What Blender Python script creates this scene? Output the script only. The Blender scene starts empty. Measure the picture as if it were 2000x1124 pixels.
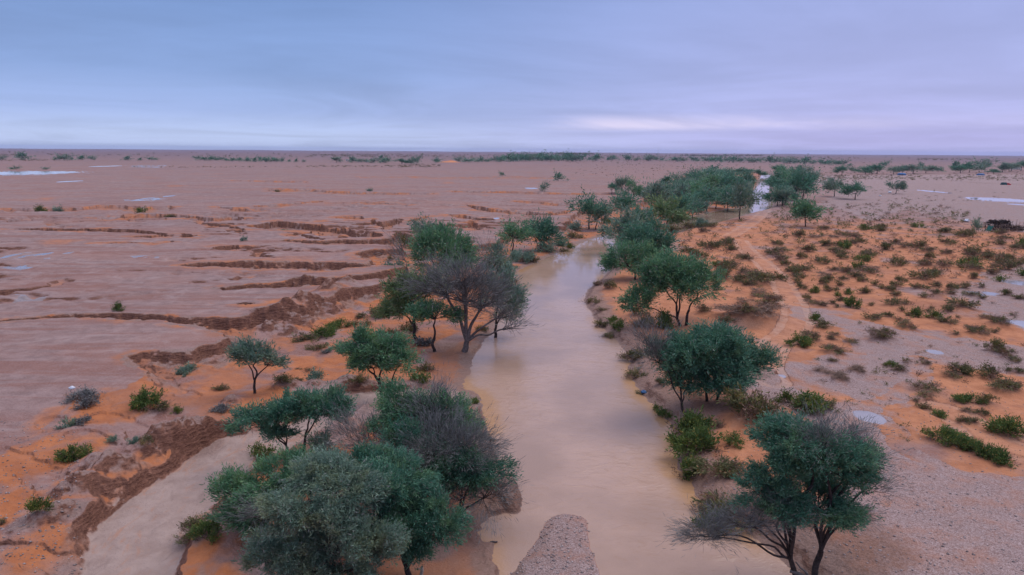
import bpy, math, random
import numpy as np
C = bpy.context
SC = C.scene
COL = SC.collection
# ------------------------------------------------------------------ camera
CAMH = 20.0; FPX = 1334.0; PITCH = math.radians(11.3); ROLL = math.radians(0.42)
f_ = np.array([0, math.cos(PITCH), -math.sin(PITCH)])
r0 = np.array([1.0, 0, 0]); u0 = np.array([0, math.sin(PITCH), math.cos(PITCH)])
r_ = math.cos(ROLL)*r0 + math.sin(ROLL)*u0
u_ = -math.sin(ROLL)*r0 + math.cos(ROLL)*u0
from mathutils import Matrix, Vector
cam_d = bpy.data.cameras.new("camera"); cam = bpy.data.objects.new("camera", cam_d); COL.objects.link(cam)
cam.matrix_world = Matrix(((r_[0], u_[0], -f_[0], 0), (r_[1], u_[1], -f_[1], 0), (r_[2], u_[2], -f_[2], CAMH), (0, 0, 0, 1)))
cam_d.sensor_width = 36; cam_d.lens = 36*FPX/2000; cam_d.clip_start = 0.5; cam_d.clip_end = 60000
SC.camera = cam
# ------------------------------------------------------------------ sky
SUN_AZ = math.radians(55); SUN_EL = math.radians(58)
w = bpy.data.worlds.new("World"); SC.world = w; w.use_nodes = True
nt = w.node_tree; nt.nodes.clear(); N = nt.nodes; L = nt.links
def nd(t, **k):
    n = N.new(t)
    for a, b in k.items(): setattr(n, a, b)
    return n
def mth(op, a, b=None, c=None, clamp=False):
    n = N.new('ShaderNodeMath'); n.operation = op; n.use_clamp = clamp
    for i, v in enumerate((a, b, c)):
        if v is None: continue
        if isinstance(v, (int, float)): n.inputs[i].default_value = v
        else: L.new(v, n.inputs[i])
    return n.outputs[0]
def mrange(v, a, b, c, d, smooth=True):
    n = N.new('ShaderNodeMapRange'); n.interpolation_type = 'SMOOTHSTEP' if smooth else 'LINEAR'
    L.new(v, n.inputs[0])
    for i, x in zip((1, 2, 3, 4), (a, b, c, d)): n.inputs[i].default_value = x
    return n.outputs[0]
def mixc(f, a, b, mode='MIX'):
    n = N.new('ShaderNodeMix'); n.data_type = 'RGBA'; n.blend_type = mode
    if isinstance(f, (int, float)): n.inputs[0].default_value = f
    else: L.new(f, n.inputs[0])
    for s, v in ((6, a), (7, b)):
        if isinstance(v, tuple): n.inputs[s].default_value = (v[0], v[1], v[2], 1)
        else: L.new(v, n.inputs[s])
    return n.outputs[2]
def noise(vec, scale, detail=4, rough=0.55, dist=0.0, dims='3D'):
    n = N.new('ShaderNodeTexNoise'); n.noise_dimensions = dims
    L.new(vec, n.inputs['Vector']); n.inputs['Scale'].default_value = scale
    n.inputs['Detail'].default_value = detail; n.inputs['Roughness'].default_value = rough
    n.inputs['Distortion'].default_value = dist
    return n.outputs[0]
def comb(x, y, z):
    n = N.new('ShaderNodeCombineXYZ')
    for i, v in enumerate((x, y, z)):
        if isinstance(v, (int, float)): n.inputs[i].default_value = v
        else: L.new(v, n.inputs[i])
    return n.outputs[0]
tc = nd('ShaderNodeTexCoord'); sx = nd('ShaderNodeSeparateXYZ'); L.new(tc.outputs['Generated'], sx.inputs[0])
X_, Y_, Z_ = sx.outputs
el = mth('MAXIMUM', Z_, 0.0)
rampn = nd('ShaderNodeValToRGB'); L.new(el, rampn.inputs[0]); cr = rampn.color_ramp
stops = [(0.0, (.49, .57, .81)), (0.02, (.45, .54, .80)), (0.05, (.325, .425, .73)), (0.10, (.235, .345, .64)), (0.2, (.18, .29, .575)),
         (0.4, (.36, .44, .72)), (1.0, (.98, 1.02, 1.34))]
while len(cr.elements) < len(stops): cr.elements.new(0.5)
for e, (p, c) in zip(cr.elements, stops): e.position = p; e.color = (*c, 1)
rampr = nd('ShaderNodeValToRGB'); L.new(el, rampr.inputs[0]); cr = rampr.color_ramp
stops = [(0.0, (.49, .48, .82)), (0.02, (.45, .44, .79)), (0.05, (.42, .435, .77)), (0.10, (.385, .42, .755)), (0.2, (.33, .385, .71)),
         (0.4, (.42, .46, .76)), (1.0, (.98, 1.02, 1.34))]
while len(cr.elements) < len(stops): cr.elements.new(0.5)
for e, (p, c) in zip(cr.elements, stops): e.position = p; e.color = (*c, 1)
side = mrange(X_, -0.35, 0.5, 0, 1)
base = mixc(side, rampn.outputs[0], rampr.outputs[0])
# stretched cloud deck, projected on a plane overhead
zi = mth('ADD', el, 0.05)
cx = mth('DIVIDE', X_, zi); cy = mth('DIVIDE', Y_, zi)
cv = comb(mth('MULTIPLY', cx, 0.42), mth('MULTIPLY', cy, 0.40), 3.7)
n1 = noise(cv, 0.7, 6, 0.6, 0.9)
cv2 = comb(mth('MULTIPLY', X_, 1.0), mth('MULTIPLY', Y_, 0.2), mth('ADD', mth('MULTIPLY', Z_, 6.0), mth('MULTIPLY', X_, .5)))
n2 = noise(cv2, 1.5, 4, 0.5, 0.6)
n3 = noise(cv2, 4.0, 5, 0.6, 0.5)
ns = mth('ADD', mth('MULTIPLY', n1, 0.6), mth('ADD', mth('MULTIPLY', n2, 0.28), mth('MULTIPLY', n3, 0.12)))
amp = mrange(ns, 0.36, 0.64, 0.90, 1.10)
c1 = mixc(1.0, base, amp, 'MULTIPLY')
# thin bright break in the cloud low on the right, paler rim on the left horizon
xa = mth('MULTIPLY', mrange(X_, 0.02, 0.14, 0, 1), mrange(X_, 0.28, 0.52, 1, 0.15))
xb = mth('MULTIPLY', mrange(Z_, 0.026, 0.036, 0, 1), mrange(Z_, 0.036, 0.056, 1, 0))
st = mth('MULTIPLY', mth('MULTIPLY', xa, xb), mrange(n3, 0.35, 0.62, 0.15, 1))
c2 = mixc(mth('MULTIPLY', st, 0.7), c1, (.80, .72, .93))
sky = nd('ShaderNodeTexSky'); sky.sky_type = 'NISHITA'; sky.sun_disc = False
sky.sun_elevation = SUN_EL; sky.sun_rotation = SUN_AZ
skc = mixc(1.0, sky.outputs[0], (.10, .10, .10), 'MULTIPLY')
c3 = mixc(0.06, c2, skc)
bg = nd('ShaderNodeBackground'); L.new(c3, bg.inputs[0]); bg.inputs[1].default_value = 1.0
wo = nd('ShaderNodeOutputWorld'); L.new(bg.outputs[0], wo.inputs[0])
# ------------------------------------------------------------------ sun behind the overcast
sd = bpy.data.lights.new("sun", 'SUN'); sd.energy = 1.25; sd.angle = math.radians(34); sd.color = (1, .93, .86)
so = bpy.data.objects.new("sun", sd); COL.objects.link(so)
dirv = Vector((math.sin(SUN_AZ)*math.cos(SUN_EL), math.cos(SUN_AZ)*math.cos(SUN_EL), math.sin(SUN_EL)))
so.rotation_euler = dirv.to_track_quat('Z', 'Y').to_euler()
SC.view_settings.view_transform = 'Standard'; SC.view_settings.look = 'None'
SC.view_settings.exposure = 0.16; SC.view_settings.gamma = 1.0
SC.render.engine = 'CYCLES'
SC.cycles.use_denoising = True; SC.cycles.max_bounces = 5; SC.cycles.diffuse_bounces = 2; SC.cycles.glossy_bounces = 2
SC.cycles.transmission_bounces = 2; SC.cycles.volume_bounces = 0; SC.cycles.transparent_max_bounces = 4
SC.cycles.caustics_reflective = False; SC.cycles.caustics_refractive = False
# ------------------------------------------------------------------ pixel (2000x1124 photo) -> world
def ray(px, py):
    d = f_ + r_*((px-1000)/FPX) + u_*((562-py)/FPX)
    return d
def P(px, py, z=0.0):
    d = ray(px, py)
    t = (z-CAMH)/min(d[2], -1e-4)
    return np.array([d[0]*t, d[1]*t])
def Pd(px, py, Y):                 # point of the pixel's ray at distance Y along the ground
    d = ray(px, py); t = Y/d[1]
    return np.array([d[0]*t, Y, CAMH+d[2]*t])
def poly(pts, z=0.0): return np.array([P(x, y, z) for x, y in pts])
def smooth_closed(p, n=4):
    out = []
    m = len(p)
    for i in range(m):
        a, b, c, d = p[i-1], p[i], p[(i+1) % m], p[(i+2) % m]
        for k in range(n):
            t = k/n
            out.append(0.5*((2*b)+(-a+c)*t+(2*a-5*b+4*c-d)*t*t+(-a+3*b-3*c+d)*t**3))
    return np.array(out)
def smooth_open(p, n=5):
    p = np.array(p); q = np.vstack([2*p[0]-p[1], p, 2*p[-1]-p[-2]]); out = []
    for i in range(1, len(q)-2):
        a, b, c, d = q[i-1], q[i], q[i+1], q[i+2]
        for k in range(n):
            t = k/n
            out.append(0.5*((2*b)+(-a+c)*t+(2*a-5*b+4*c-d)*t*t+(-a+3*b-3*c+d)*t**3))
    out.append(q[-2]); return np.array(out)
# ------------------------------------------------------------------ numpy noise
def _h(ix, iy, s):
    h = (ix.astype(np.int64)*374761393 + iy.astype(np.int64)*668265263 + s*144665) & 0xffffffff
    h = ((h ^ (h >> 13))*1274126177) & 0xffffffff
    h = (h ^ (h >> 16)) & 0xffffffff
    return h.astype(np.float64)*(2*math.pi/4294967296.0)
def perlin(x, y, s=0):
    ix = np.floor(x); iy = np.floor(y); fx = x-ix; fy = y-iy
    ux = fx*fx*fx*(fx*(fx*6-15)+10); uy = fy*fy*fy*(fy*(fy*6-15)+10)
    def g(a, b):
        t = _h(ix+a, iy+b, s); return np.cos(t)*(fx-a)+np.sin(t)*(fy-b)
    a = g(0, 0); b = g(1, 0); c = g(0, 1); d = g(1, 1)
    return ((a+(b-a)*ux)+((c+(d-c)*ux)-(a+(b-a)*ux))*uy)*1.4
def fbm(x, y, s=0, o=4, g=0.5):
    v = 0; a = 1; t = 0
    for i in range(o):
        v = v+a*perlin(x, y, s+i*17); t += a; a *= g; x = x*2.03+11.3; y = y*2.03-7.1
    return v/t
def ss(a, b, x):
    t = np.clip((x-a)/(b-a), 0, 1); return t*t*(3-2*t)
def sdf(pl, X, Y, m=14.0):          # signed distance, positive inside, clipped at -m outside the box
    out = np.full(X.shape, -m)
    x0, y0 = pl.min(0)-m; x1, y1 = pl.max(0)+m
    k = (X > x0) & (X < x1) & (Y > y0) & (Y < y1)
    if not k.any(): return out
    x = X[k]; y = Y[k]; d2 = np.full(x.shape, 1e9); ins = np.zeros(x.shape, bool)
    n = len(pl)
    for i in range(n):
        ax, ay = pl[i]; bx, by = pl[(i+1) % n]; ex, ey = bx-ax, by-ay
        l2 = ex*ex+ey*ey+1e-9
        t = np.clip(((x-ax)*ex+(y-ay)*ey)/l2, 0, 1)
        dx = x-ax-t*ex; dy = y-ay-t*ey
        np.minimum(d2, dx*dx+dy*dy, out=d2)
        if ay != by:
            c = ((ay > y) != (by > y)) & (x < (bx-ax)*(y-ay)/(by-ay)+ax)
            ins ^= c
    d = np.sqrt(d2); out[k] = np.maximum(np.where(ins, d, -d), -m)
    return out
def pdist(pl, X, Y, m=6.0):
    out = np.full(X.shape, m); side = np.zeros(X.shape)
    x0, y0 = pl.min(0)-m; x1, y1 = pl.max(0)+m
    k = (X > x0) & (X < x1) & (Y > y0) & (Y < y1)
    x = X[k]; y = Y[k]; d2 = np.full(x.shape, 1e9); sg = np.zeros(x.shape)
    for i in range(len(pl)-1):
        ax, ay = pl[i]; bx, by = pl[i+1]; ex, ey = bx-ax, by-ay
        t = np.clip(((x-ax)*ex+(y-ay)*ey)/(ex*ex+ey*ey+1e-9), 0, 1)
        dx = x-ax-t*ex; dy = y-ay-t*ey; q = dx*dx+dy*dy
        d2 = np.minimum(d2, q)
    out[k] = np.minimum(np.sqrt(d2), m); return out
# ------------------------------------------------------------------ plan of the place (traced, laid on the ground planes)
WZ = -2.0
RIVER_L = [(1489, 340), (1484, 352), (1479, 365), (1466, 380), (1458, 405), (1430, 408), (1380, 418), (1335, 428), (1295, 440), (1240, 450), (1185, 460),
           (1130, 477), (1090, 494), (1055, 510), (1015, 528), (1000, 545), (990, 570), (985, 605), (972, 640), (945, 672), (930, 695), (914, 735),
           (905, 758), (930, 766), (945, 790), (957, 845), (968, 875), (985, 922), (1013, 948), (1020, 985), (1012, 1003), (965, 1008), (945, 1018),
           (930, 1050), (962, 1058), (972, 1062), (970, 1100), (985, 1124), (940, 1230), (900, 1350)]
RIVER_R = [(1760, 1350), (1640, 1200), (1560, 1130), (1530, 1100), (1490, 1068), (1450, 1040), (1400, 1012), (1366, 980), (1355, 955), (1345, 932), (1320, 915), (1318, 860),
           (1308, 835), (1285, 802), (1255, 776), (1240, 755), (1228, 722), (1228, 700), (1215, 680), (1187, 652), (1165, 630), (1150, 607),
           (1140, 586), (1150, 564), (1178, 540), (1198, 518), (1210, 500), (1222, 484), (1255, 470), (1320, 458), (1360, 446), (1410, 434), (1450, 422),
           (1508, 405), (1502, 385), (1503, 367), (1506, 352), (1504, 340)]
river = smooth_closed(poly(RIVER_L+RIVER_R, WZ), 3)
ISLAND = [(960, 1200), (1005, 1120), (1035, 1080), (1060, 1040), (1075, 1014), (1100, 1005), (1132, 1008), (1143, 1025), (1146, 1062), (1168, 1124), (1190, 1220)]
island = smooth_closed(poly(ISLAND, WZ+.1), 3)
PLAT = [(2400, 299.5), (1700, 309), (1500, 322), (1400, 334), (1335, 345), (1290, 358), (1262, 378), (1256, 396), (1215, 402), (1180, 408), (1150, 400), (1112, 424),
        (1096, 442), (1040, 440), (1000, 448), (978, 462), (968, 471), (945, 477), (905, 478), (870, 469), (830, 461), (795, 462), (770, 464), (745, 467), (700, 468),
        (640, 470), (560, 468), (545, 471), (620, 477), (735, 476), (770, 480), (787, 485), (740, 487), (705, 492), (690, 499), (715, 508), (724, 515),
        (680, 512), (600, 512), (480, 509), (400, 512), (345, 520), (450, 523), (590, 526), (615, 531), (660, 526), (725, 519), (792, 517), (760, 527), (715, 534), (640, 543),
        (520, 553), (400, 562), (440, 567), (560, 562), (680, 551), (735, 545), (755, 550), (700, 562), (660, 574), (632, 585), (600, 592), (592, 604), (540, 612), (500, 615), (470, 619), (400, 620),
        (320, 615), (240, 612), (160, 611), (0, 625), (-200, 634), (-200, 640), (0, 629), (165, 617), (240, 628), (310, 627), (370, 633), (415, 645), (440, 660), (420, 670),
        (385, 676), (370, 690), (300, 686), (245, 697), (285, 735), (250, 762), (150, 772), (128, 800), (85, 830), (100, 845), (50, 862), (0, 885), (-120, 930), (-400, 980), (-1500, 700), (-3500, 305), (-3500, 297.5), (1000, 297)]
plat = poly(PLAT)
GUL = [  # (depth, [(x, far lip, near lip)])
    (1.5, [(20, 447, 449), (70, 446, 451), (110, 447, 452), (160, 446, 452), (220, 446, 454), (270, 448, 456), (310, 452, 460), (330, 456, 460)]),
    (1.0, [(0, 407, 411), (60, 406, 413), (110, 405, 413), (150, 406, 411), (200, 400, 408), (250, 401, 412), (290, 404, 416), (330, 402, 412), (345, 403, 408)]),
    (1.2, [(230, 418, 425), (290, 417, 426), (350, 419, 425), (420, 425, 431), (450, 420, 431), (480, 424, 427)]),
    (1.6, [(345, 455, 462), (375, 456, 471), (385, 462, 474), (350, 468, 472)]),
    (1.5, [(330, 469, 473), (360, 468, 474), (350, 471, 474)]),
    (1.5, [(400, 484, 487), (440, 478, 487), (470, 477, 484), (480, 480, 481)]),
    (1.6, [(480, 440, 444), (510, 436, 446), (540, 431, 450), (560, 432, 450), (600, 437, 452), (650, 440, 456), (690, 447, 462), (725, 452, 464), (760, 446, 462), (735, 440, 449)]),
    (1.5, [(720, 425, 432), (735, 427, 442), (745, 433, 452), (765, 428, 447), (790, 426, 434)]),
    (1.6, [(760, 453, 468), (790, 455, 466), (830, 457, 463)]),
    (1.5, [(620, 430, 437), (630, 431, 452), (645, 446, 457), (600, 450, 456)]),
    (0.9, [(520, 368, 374), (560, 369, 376), (600, 369, 375), (660, 374, 379), (740, 376, 381), (850, 377, 380)]),
    (0.6, [(700, 345, 347), (800, 345, 348), (900, 346, 350), (1000, 345, 349), (1080, 347, 350)]),
    (0.9, [(880, 372, 375), (1000, 374, 378), (1100, 377, 380), (1200, 377, 381), (1230, 379, 380)]),
    (1.3, [(905, 397, 401), (930, 402, 412), (960, 407, 415), (1000, 410, 417), (1060, 416, 420), (1110, 410, 418), (1120, 406, 410)]),
    (1.4, [(905, 435, 441), (925, 432, 447), (940, 437, 451), (945, 448, 453)]),
    (1.0, [(450, 352, 353.5), (520, 353, 356), (600, 355, 357)]),
    (1.0, [(440, 590, 597), (480, 588, 598), (520, 590, 597), (500, 596, 600)]),
    (1.2, [(398, 431, 433), (425, 436, 442), (455, 441, 447), (485, 446, 449)]), (1.2, [(560, 452, 455), (585, 455, 463), (610, 460, 468), (640, 466, 470)]),
    (1.1, [(650, 424, 427), (690, 421, 428), (715, 424, 430)]), (1.1, [(788, 432, 436), (815, 424, 431), (840, 420, 425)]), (1.0, [(495, 402, 405), (540, 399, 405), (580, 396, 400), (632, 392, 395)]),
    (1.0, [(420, 403, 406), (460, 405, 411), (500, 409, 413)]), (1.1, [(160, 425, 427), (240, 428, 431), (330, 426, 430)]), (1.0, [(180, 474, 476), (260, 472, 475), (345, 474, 476)]), (1.0, [(255, 462, 464), (300, 459, 463), (348, 458, 462)]),
    (1.2, [(870, 418, 421), (900, 420, 427), (940, 425, 431), (970, 428, 431)]), (1.0, [(1000, 392, 394), (1080, 395, 400), (1150, 397, 402), (1190, 400, 403)]), (.9, [(640, 396, 398), (720, 395, 398), (800, 398, 401)]),
    (1.2, [(470, 603, 606), (510, 598, 606), (545, 590, 600), (575, 584, 590)]), (1.2, [(600, 577, 580), (630, 568, 576), (660, 561, 568)]),
    (1.2, [(480, 527, 529), (495, 527, 530)]),
    (1.0, [(1850, 352.5, 354), (1900, 355, 357), (1940, 358, 360), (2010, 359.5, 361.5), (2100, 361, 363)]),
]
guls = []
for dep, pts in GUL:
    xs = [p[0] for p in pts]
    pl = [(p[0], p[1]) for p in pts] + [(p[0], p[2]+.3) for p in reversed(pts)]
    guls.append((dep, poly(pl)))
WASH = [(120, 1300), (158, 1120), (182, 1060), (228, 985), (330, 922), (395, 872), (450, 848), (560, 830), (650, 775), (740, 764), (840, 758), (902, 764), (935, 775), (900, 790), (820, 785),
        (760, 792), (690, 810), (620, 850), (560, 885), (500, 905), (470, 930), (440, 965), (400, 1000), (365, 1045), (345, 1124), (330, 1300)]
wash = smooth_closed(poly(WASH, -1.6), 3)
GRAV = [
    [(1630, 1300), (1680, 1060), (1700, 980), (1660, 880), (1590, 840), (1500, 790), (1450, 745), (1520, 738), (1600, 770), (1690, 790), (1730, 830), (1780, 880), (1830, 905), (1900, 930), (2150, 975), (2500, 1200), (2500, 1300)],
    [(1560, 605), (1640, 615), (1720, 640), (1800, 655), (2050, 690), (2050, 735), (1900, 715), (1790, 700), (1700, 690), (1660, 650), (1570, 625)],
    [(1640, 700), (1720, 670), (1800, 700), (1790, 740), (1700, 790), (1600, 760), (1540, 720)],
    [(1870, 590), (1930, 540), (2100, 500), (2200, 640), (2050, 650), (1960, 620)],
    [(1700, 432), (1760, 412), (1850, 425), (1950, 445), (2200, 470), (2400, 420), (2400, 345), (1600, 345), (1640, 372), (1600, 400), (1650, 410)],
    [(1215, 900), (1290, 900), (1350, 1000), (1300, 1000)],
]
gravs = [smooth_closed(poly(g, -.9), 3) for g in GRAV]
TRACKS = [[(1560, 372), (1500, 392), (1497, 408), (1478, 428), (1452, 446), (1425, 462)],
          [(1445, 470), (1462, 492), (1492, 516), (1520, 545), (1538, 575), (1553, 606), (1556, 632), (1540, 655), (1512, 672), (1498, 692), (1490, 715), (1505, 745)],
          [(2080, 900), (1960, 872), (1900, 830), (1840, 800)]]
tracks = [smooth_open(poly(t, -.9), 5) for t in TRACKS]
FILM = [[(-20, 495), (60, 492), (150, 490), (170, 494), (110, 500), (115, 512), (60, 534), (20, 530), (-30, 525)],
        [(235, 390), (300, 385), (355, 378), (360, 384), (300, 394), (240, 396)],
        [(240, 500), (290, 497), (325, 500), (320, 507), (250, 506)],
        [(0, 580), (30, 572), (120, 576), (80, 585), (0, 590)],
        [(0, 333), (70, 334), (150, 336), (100, 342), (0, 344)], [(255, 324), (330, 323), (320, 328), (250, 328)]]
films = [poly(t) for t in FILM]
CRACKS = [([(0, 912), (60, 932), (90, 950), (110, 968), (100, 985)], -1.0, .28), ([(210, 828), (260, 842), (290, 868), (320, 880), (360, 890)], -1.0, .35),
          ([(160, 870), (200, 885), (240, 895), (290, 905), (310, 918)], -1.0, .3), ([(0, 1098), (50, 1102), (90, 1105), (150, 1098)], -1.2, .45),
          ([(270, 715), (310, 730), (318, 745), (335, 758), (370, 765)], -.6, .25), ([(100, 835), (115, 845)], -.5, .4)]
cracks = [(smooth_open(poly(t, z), 4), wd) for t, z, wd in CRACKS]
MOUNDS = [(380, 858, 70, .9), (300, 885, 45, .6), (215, 925, 55, .7), (150, 968, 45, .6), (130, 1015, 45, .4), (50, 1040, 40, .4), (600, 560, 30, .5), (650, 582, 28, .9), (620, 605, 30, .8), (585, 610, 25, .7), (680, 568, 24, .6),
          (560, 625, 32, 1.0), (530, 640, 26, .8), (505, 628, 20, .5), (570, 645, 22, .6), (600, 625, 20, .5), (560, 755, 28, .6), (620, 750, 22, .5), (680, 745, 30, .6), (720, 750, 20, .5), (750, 810, 60, .4), (960, 865, 18, .5), (990, 950, 30, .6), (850, 1050, 40, .5),
          (1480, 735, 50, .3), (450, 790, 22, .4), (950, 990, 25, .5), (940, 775, 25, .3), (985, 1000, 20, .4)]
mounds = []
for x, y, r, h in MOUNDS:
    p = P(x, y, -1.0); mounds.append((p[0], p[1], r*np.hypot(p[1], 20)/FPX, h))
ry = np.array([P(x, y, WZ) for x, y in [(1250, 1340), (1180, 1124), (1140, 900), (1100, 760), (1075, 680), (1080, 600), (1120, 520), (1200, 475), (1300, 450), (1400, 425), (1485, 401), (1492, 370), (1497, 342)]])
o_ = np.argsort(ry[:, 1]); ry = ry[o_]
PUDS = []                           # (x, y, rx, ry, level)
SHRUB_MOUNDS = []                   # filled below: (x, y, radius, height)

def terrain(X, Y):
    D = np.hypot(X, Y)
    am = np.clip(D/70, .6, 2.2)
    w1 = fbm(X*.22, Y*.22, 3, 3); w2 = fbm(X*.22+40, Y*.22-9, 5, 3)
    w3 = fbm(X*1.1, Y*1.1, 8, 3); w4 = fbm(X*1.1-30, Y*1.1+9, 9, 3)
    WX = X+w1*1.1*am+w3*.45*am; WY = Y+w2*1.1*am+w4*.45*am
    sP = sdf(plat, WX, WY); sR = sdf(river, X+w1*.4+w3*.35, Y+w2*.4+w4*.35)
    sW = sdf(wash, X+w1*.6+w3*.3, Y+w2*.6+w4*.3); sI = sdf(island, X+w3*.15, Y+w4*.15)
    sP = np.maximum(sP, (Y-1200)*.02)
    xr = np.interp(Y, ry[:, 1], ry[:, 0])
    right = ss(-2, 2, X-xr)*(Y < 1500)
    n_a = fbm(X*.09, Y*.09, 21, 4); n_b = fbm(X*.45, Y*.45, 23, 4); n_c = fbm(X*.02, Y*.02, 25, 3); n_d = fbm(X*1.7, Y*1.7, 27, 3)
    left_near = ss(66, 50, Y)
    edge_h = ss(6.5, .8, -sP)*(sP < .5); rdg = np.clip(1-3.0*np.abs(fbm(X*.13, Y*.13, 81, 4)), -.6, 1)
    zl = -1.42-.32*ss(70, 85, Y)+.45*left_near+.35*n_a+.16*n_b+.06*n_d+left_near*.27*rdg+edge_h*(.55*np.abs(fbm(X*.35, Y*.3, 71, 4))*3-.15)
    zl = np.maximum(zl, -1.86+.05*n_b)
    zr = -0.9+.22*n_a+.12*n_b+.03*n_d+ss(230, 480, Y)*.75
    zlow = zl+(zr-zl)*right
    far = np.maximum(D-2500, 0)
    zp = -.16*ss(.10, .0, np.abs(fbm(X*.05, Y*.07, 87, 4)))*ss(-.1, .25, fbm(X*.02, Y*.02, 89, 2))*ss(-1, 6, sP)*(D < 500)+.10*n_c*np.clip(D/100, .3, 3)+.05*n_b+.015*n_d+far*.0012*fbm(X*.0006, Y*.0008, 77, 3)
    soft = 1+5.5*ss(66, 48, Y)
    u = -sP
    rough = 1+.25*n_d
    prof = (.84-.2*left_near)*ss(0, 1.0*soft, u*rough)+(.16+.2*left_near)*ss(.3, 4.0+soft, u)
    z = zp+(zlow-zp)*np.where(right > .5, ss(0, 14, u), prof)
    gm = np.zeros(X.shape); halo = ss(3.2, .2, sP)*(sP > -.2)
    for dep, g in guls:
        s = sdf(g, WX*.75+X*.25, WY*.75+Y*.25, 5)
        pr = .8*ss(-.05, 1.1, s+.3*n_d)+.2*ss(.3, 3, s)
        z = np.minimum(z, zp-1.25*dep*pr); gm = np.maximum(gm, ss(-.1, .8, s)); halo = np.maximum(halo, ss(-4.5, -.2, s))
    halo = halo*np.clip(.55+2.2*fbm(X*.12, Y*.2, 85, 4), 0, 1)
    # small ragged rills on the eroding flat
    band = ss(95, 125, D)*ss(330, 230, D)*ss(20, -5, X-xr*.6)*ss(3, 8, sP)
    rn = 1-np.abs(fbm(X*.026, Y*.05, 61, 5, .6))*3.0
    gate = ss(-.16, .12, fbm(X*.018, Y*.014, 63, 3))
    rill = ss(.70, .92, rn)*band*gate
    z = z-rill*1.0; gm = np.maximum(gm, rill)
    mdm = np.zeros(X.shape)
    for mx, my, mr, mh in mounds:
        k = (np.abs(X-mx) < 3*mr) & (np.abs(Y-my) < 4*mr)
        if k.any():
            q = ((X[k]-mx)**2+(Y[k]-my)**2)/(mr*mr)
            e_ = np.exp(-q*1.1)*(1+.15*n_d[k]+.9*n_b[k]); z[k] += 1.55*mh*np.clip(e_, 0, 2); mdm[k] = np.maximum(mdm[k], np.exp(-q))
    cm = np.zeros(X.shape)
    for c, wd in cracks:
        dd = pdist(c, X+w3*.5, Y+w4*.5, 3); z = z-.16*ss(wd*1.5, 0, dd); cm = np.maximum(cm, ss(wd*1.4, wd*.5, dd))
    wm = ss(-1.0, .6, sW)
    wv = np.clip(.9+3.0*fbm(X*.15, Y*.15, 83, 3), .3, 2.4)
    z = z+(-1.74+.05*n_b+.02*n_d-z)*ss(-1.2*wv, .25, sW)
    # river bank, bed and gravel bar
    uR = -sR
    bw = np.where(right > .5, 3.2, 1.7)*(1+.5*n_a+.45*w1)
    bw = np.maximum(bw, .6)
    fb = .55*ss(0, bw*.45, uR)+.45*ss(bw*.2, bw*1.3, uR)
    flat = (1-right)*np.exp(-((X-P(860, 1060, -1.8)[0])**2+(Y-P(860, 1060, -1.8)[1])**2)/26.)
    flat = np.maximum(flat, (1-right)*np.exp(-((X-P(915, 735, -1.8)[0])**2+(Y-P(915, 735, -1.8)[1])**2)/20.))
    z = z+(-1.84+.04*n_b-z)*np.clip(flat*1.3, 0, 1)*ss(-.2, .8, uR)
    z = np.where(uR > 0, (WZ-.02)+(np.maximum(z, -1.86)-WZ+.02)*fb+.06*n_d*fb*(1-fb)*4, WZ-.02-.9*ss(0, 2.5, sR))
    zi = WZ-.3+.5*ss(-1.3, .7, sI)
    z = np.where(sI > -1.3, np.maximum(z, zi), z)
    # soils
    pl_ = ss(-.05, .35, sP)
    sandL = (1-pl_)
    sandL = sandL*np.clip(.66+1.7*fbm(X*.2, Y*.16, 31, 4), .05, 1)*(1-.7*ss(.2, .7, mdm))
    sandL = np.maximum(sandL, gm*np.clip(.4+1.6*n_a, 0, .9)*pl_)
    sandP = ss(.25, .55, fbm(X*.035, Y*.028, 41, 4)+.35*ss(3.0, .3, sP))*.5*pl_
    sandL = np.maximum(sandL, sandP)
    sandL = np.maximum(sandL, .62*halo*pl_)
    sandR = np.clip(.85+1.1*fbm(X*.12, Y*.12, 33, 4), .2, 1)*(1-.75*ss(190, 300, Y+X*.4))
    sand = sandL+(sandR-sandL)*right
    gr = np.zeros(X.shape)
    for g in gravs:
        gr = np.maximum(gr, ss(-2.2, 1.6, sdf(g, WX, WY, 8)+2.6*n_a+1.5*n_b))
    gr = np.maximum(gr, right*.6*ss(.12, .4, fbm(X*.07+9, Y*.07, 35, 4)))
    grav = np.maximum(gr*right, ss(-.3, .0, sI))
    for (ux, uy, ax, ay, lev) in PUDS:
        k = (np.abs(X-ux) < 3*ax+3) & (np.abs(Y-uy) < 3*ay+3)
        if k.any() and lev is not None:
            e = np.sqrt(((X[k]-ux)/ax)**2+((Y[k]-uy)/ay)**2)*(1+.28*w3[k]+.3*w1[k])
            z[k] = z[k]+(lev-z[k])*ss(1.7, 1.2, e)-.09*ss(1.15, .9, e)
    tr = np.zeros(X.shape); rut = np.zeros(X.shape)
    for ti, t in enumerate(tracks):
        dd = pdist(t, X+w1*.2, Y+w2*.2, 5); lit_ = 0
        tr = np.maximum(tr, ss(1.75, 1.35, dd)); rut = np.maximum(rut, (.45, .85, .6)[ti]*np.clip(.8+1.8*n_b, .25, 1)*np.exp(-((dd-.85)/.28)**2)+.22*ss(1.6, 1.2, dd)); z = z-.16*np.exp(-((dd-.8)/.34)**2)+.06*np.exp(-((dd-1.5)/.35)**2)
    fl = np.zeros(X.shape)
    for q in films:
        s = sdf(q, X, Y, 6)
        st = fbm(X*.22, Y*.10+X*.03, 51, 5)
        fl = np.maximum(fl, ss(.03, .09, st)*ss(-1.5, 3, s))
    damp = ss(2.6, 0, uR)*(uR > -1)
    damp = np.maximum(damp, .8*np.clip(flat*1.3, 0, 1))
    dist_fade = right
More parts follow.
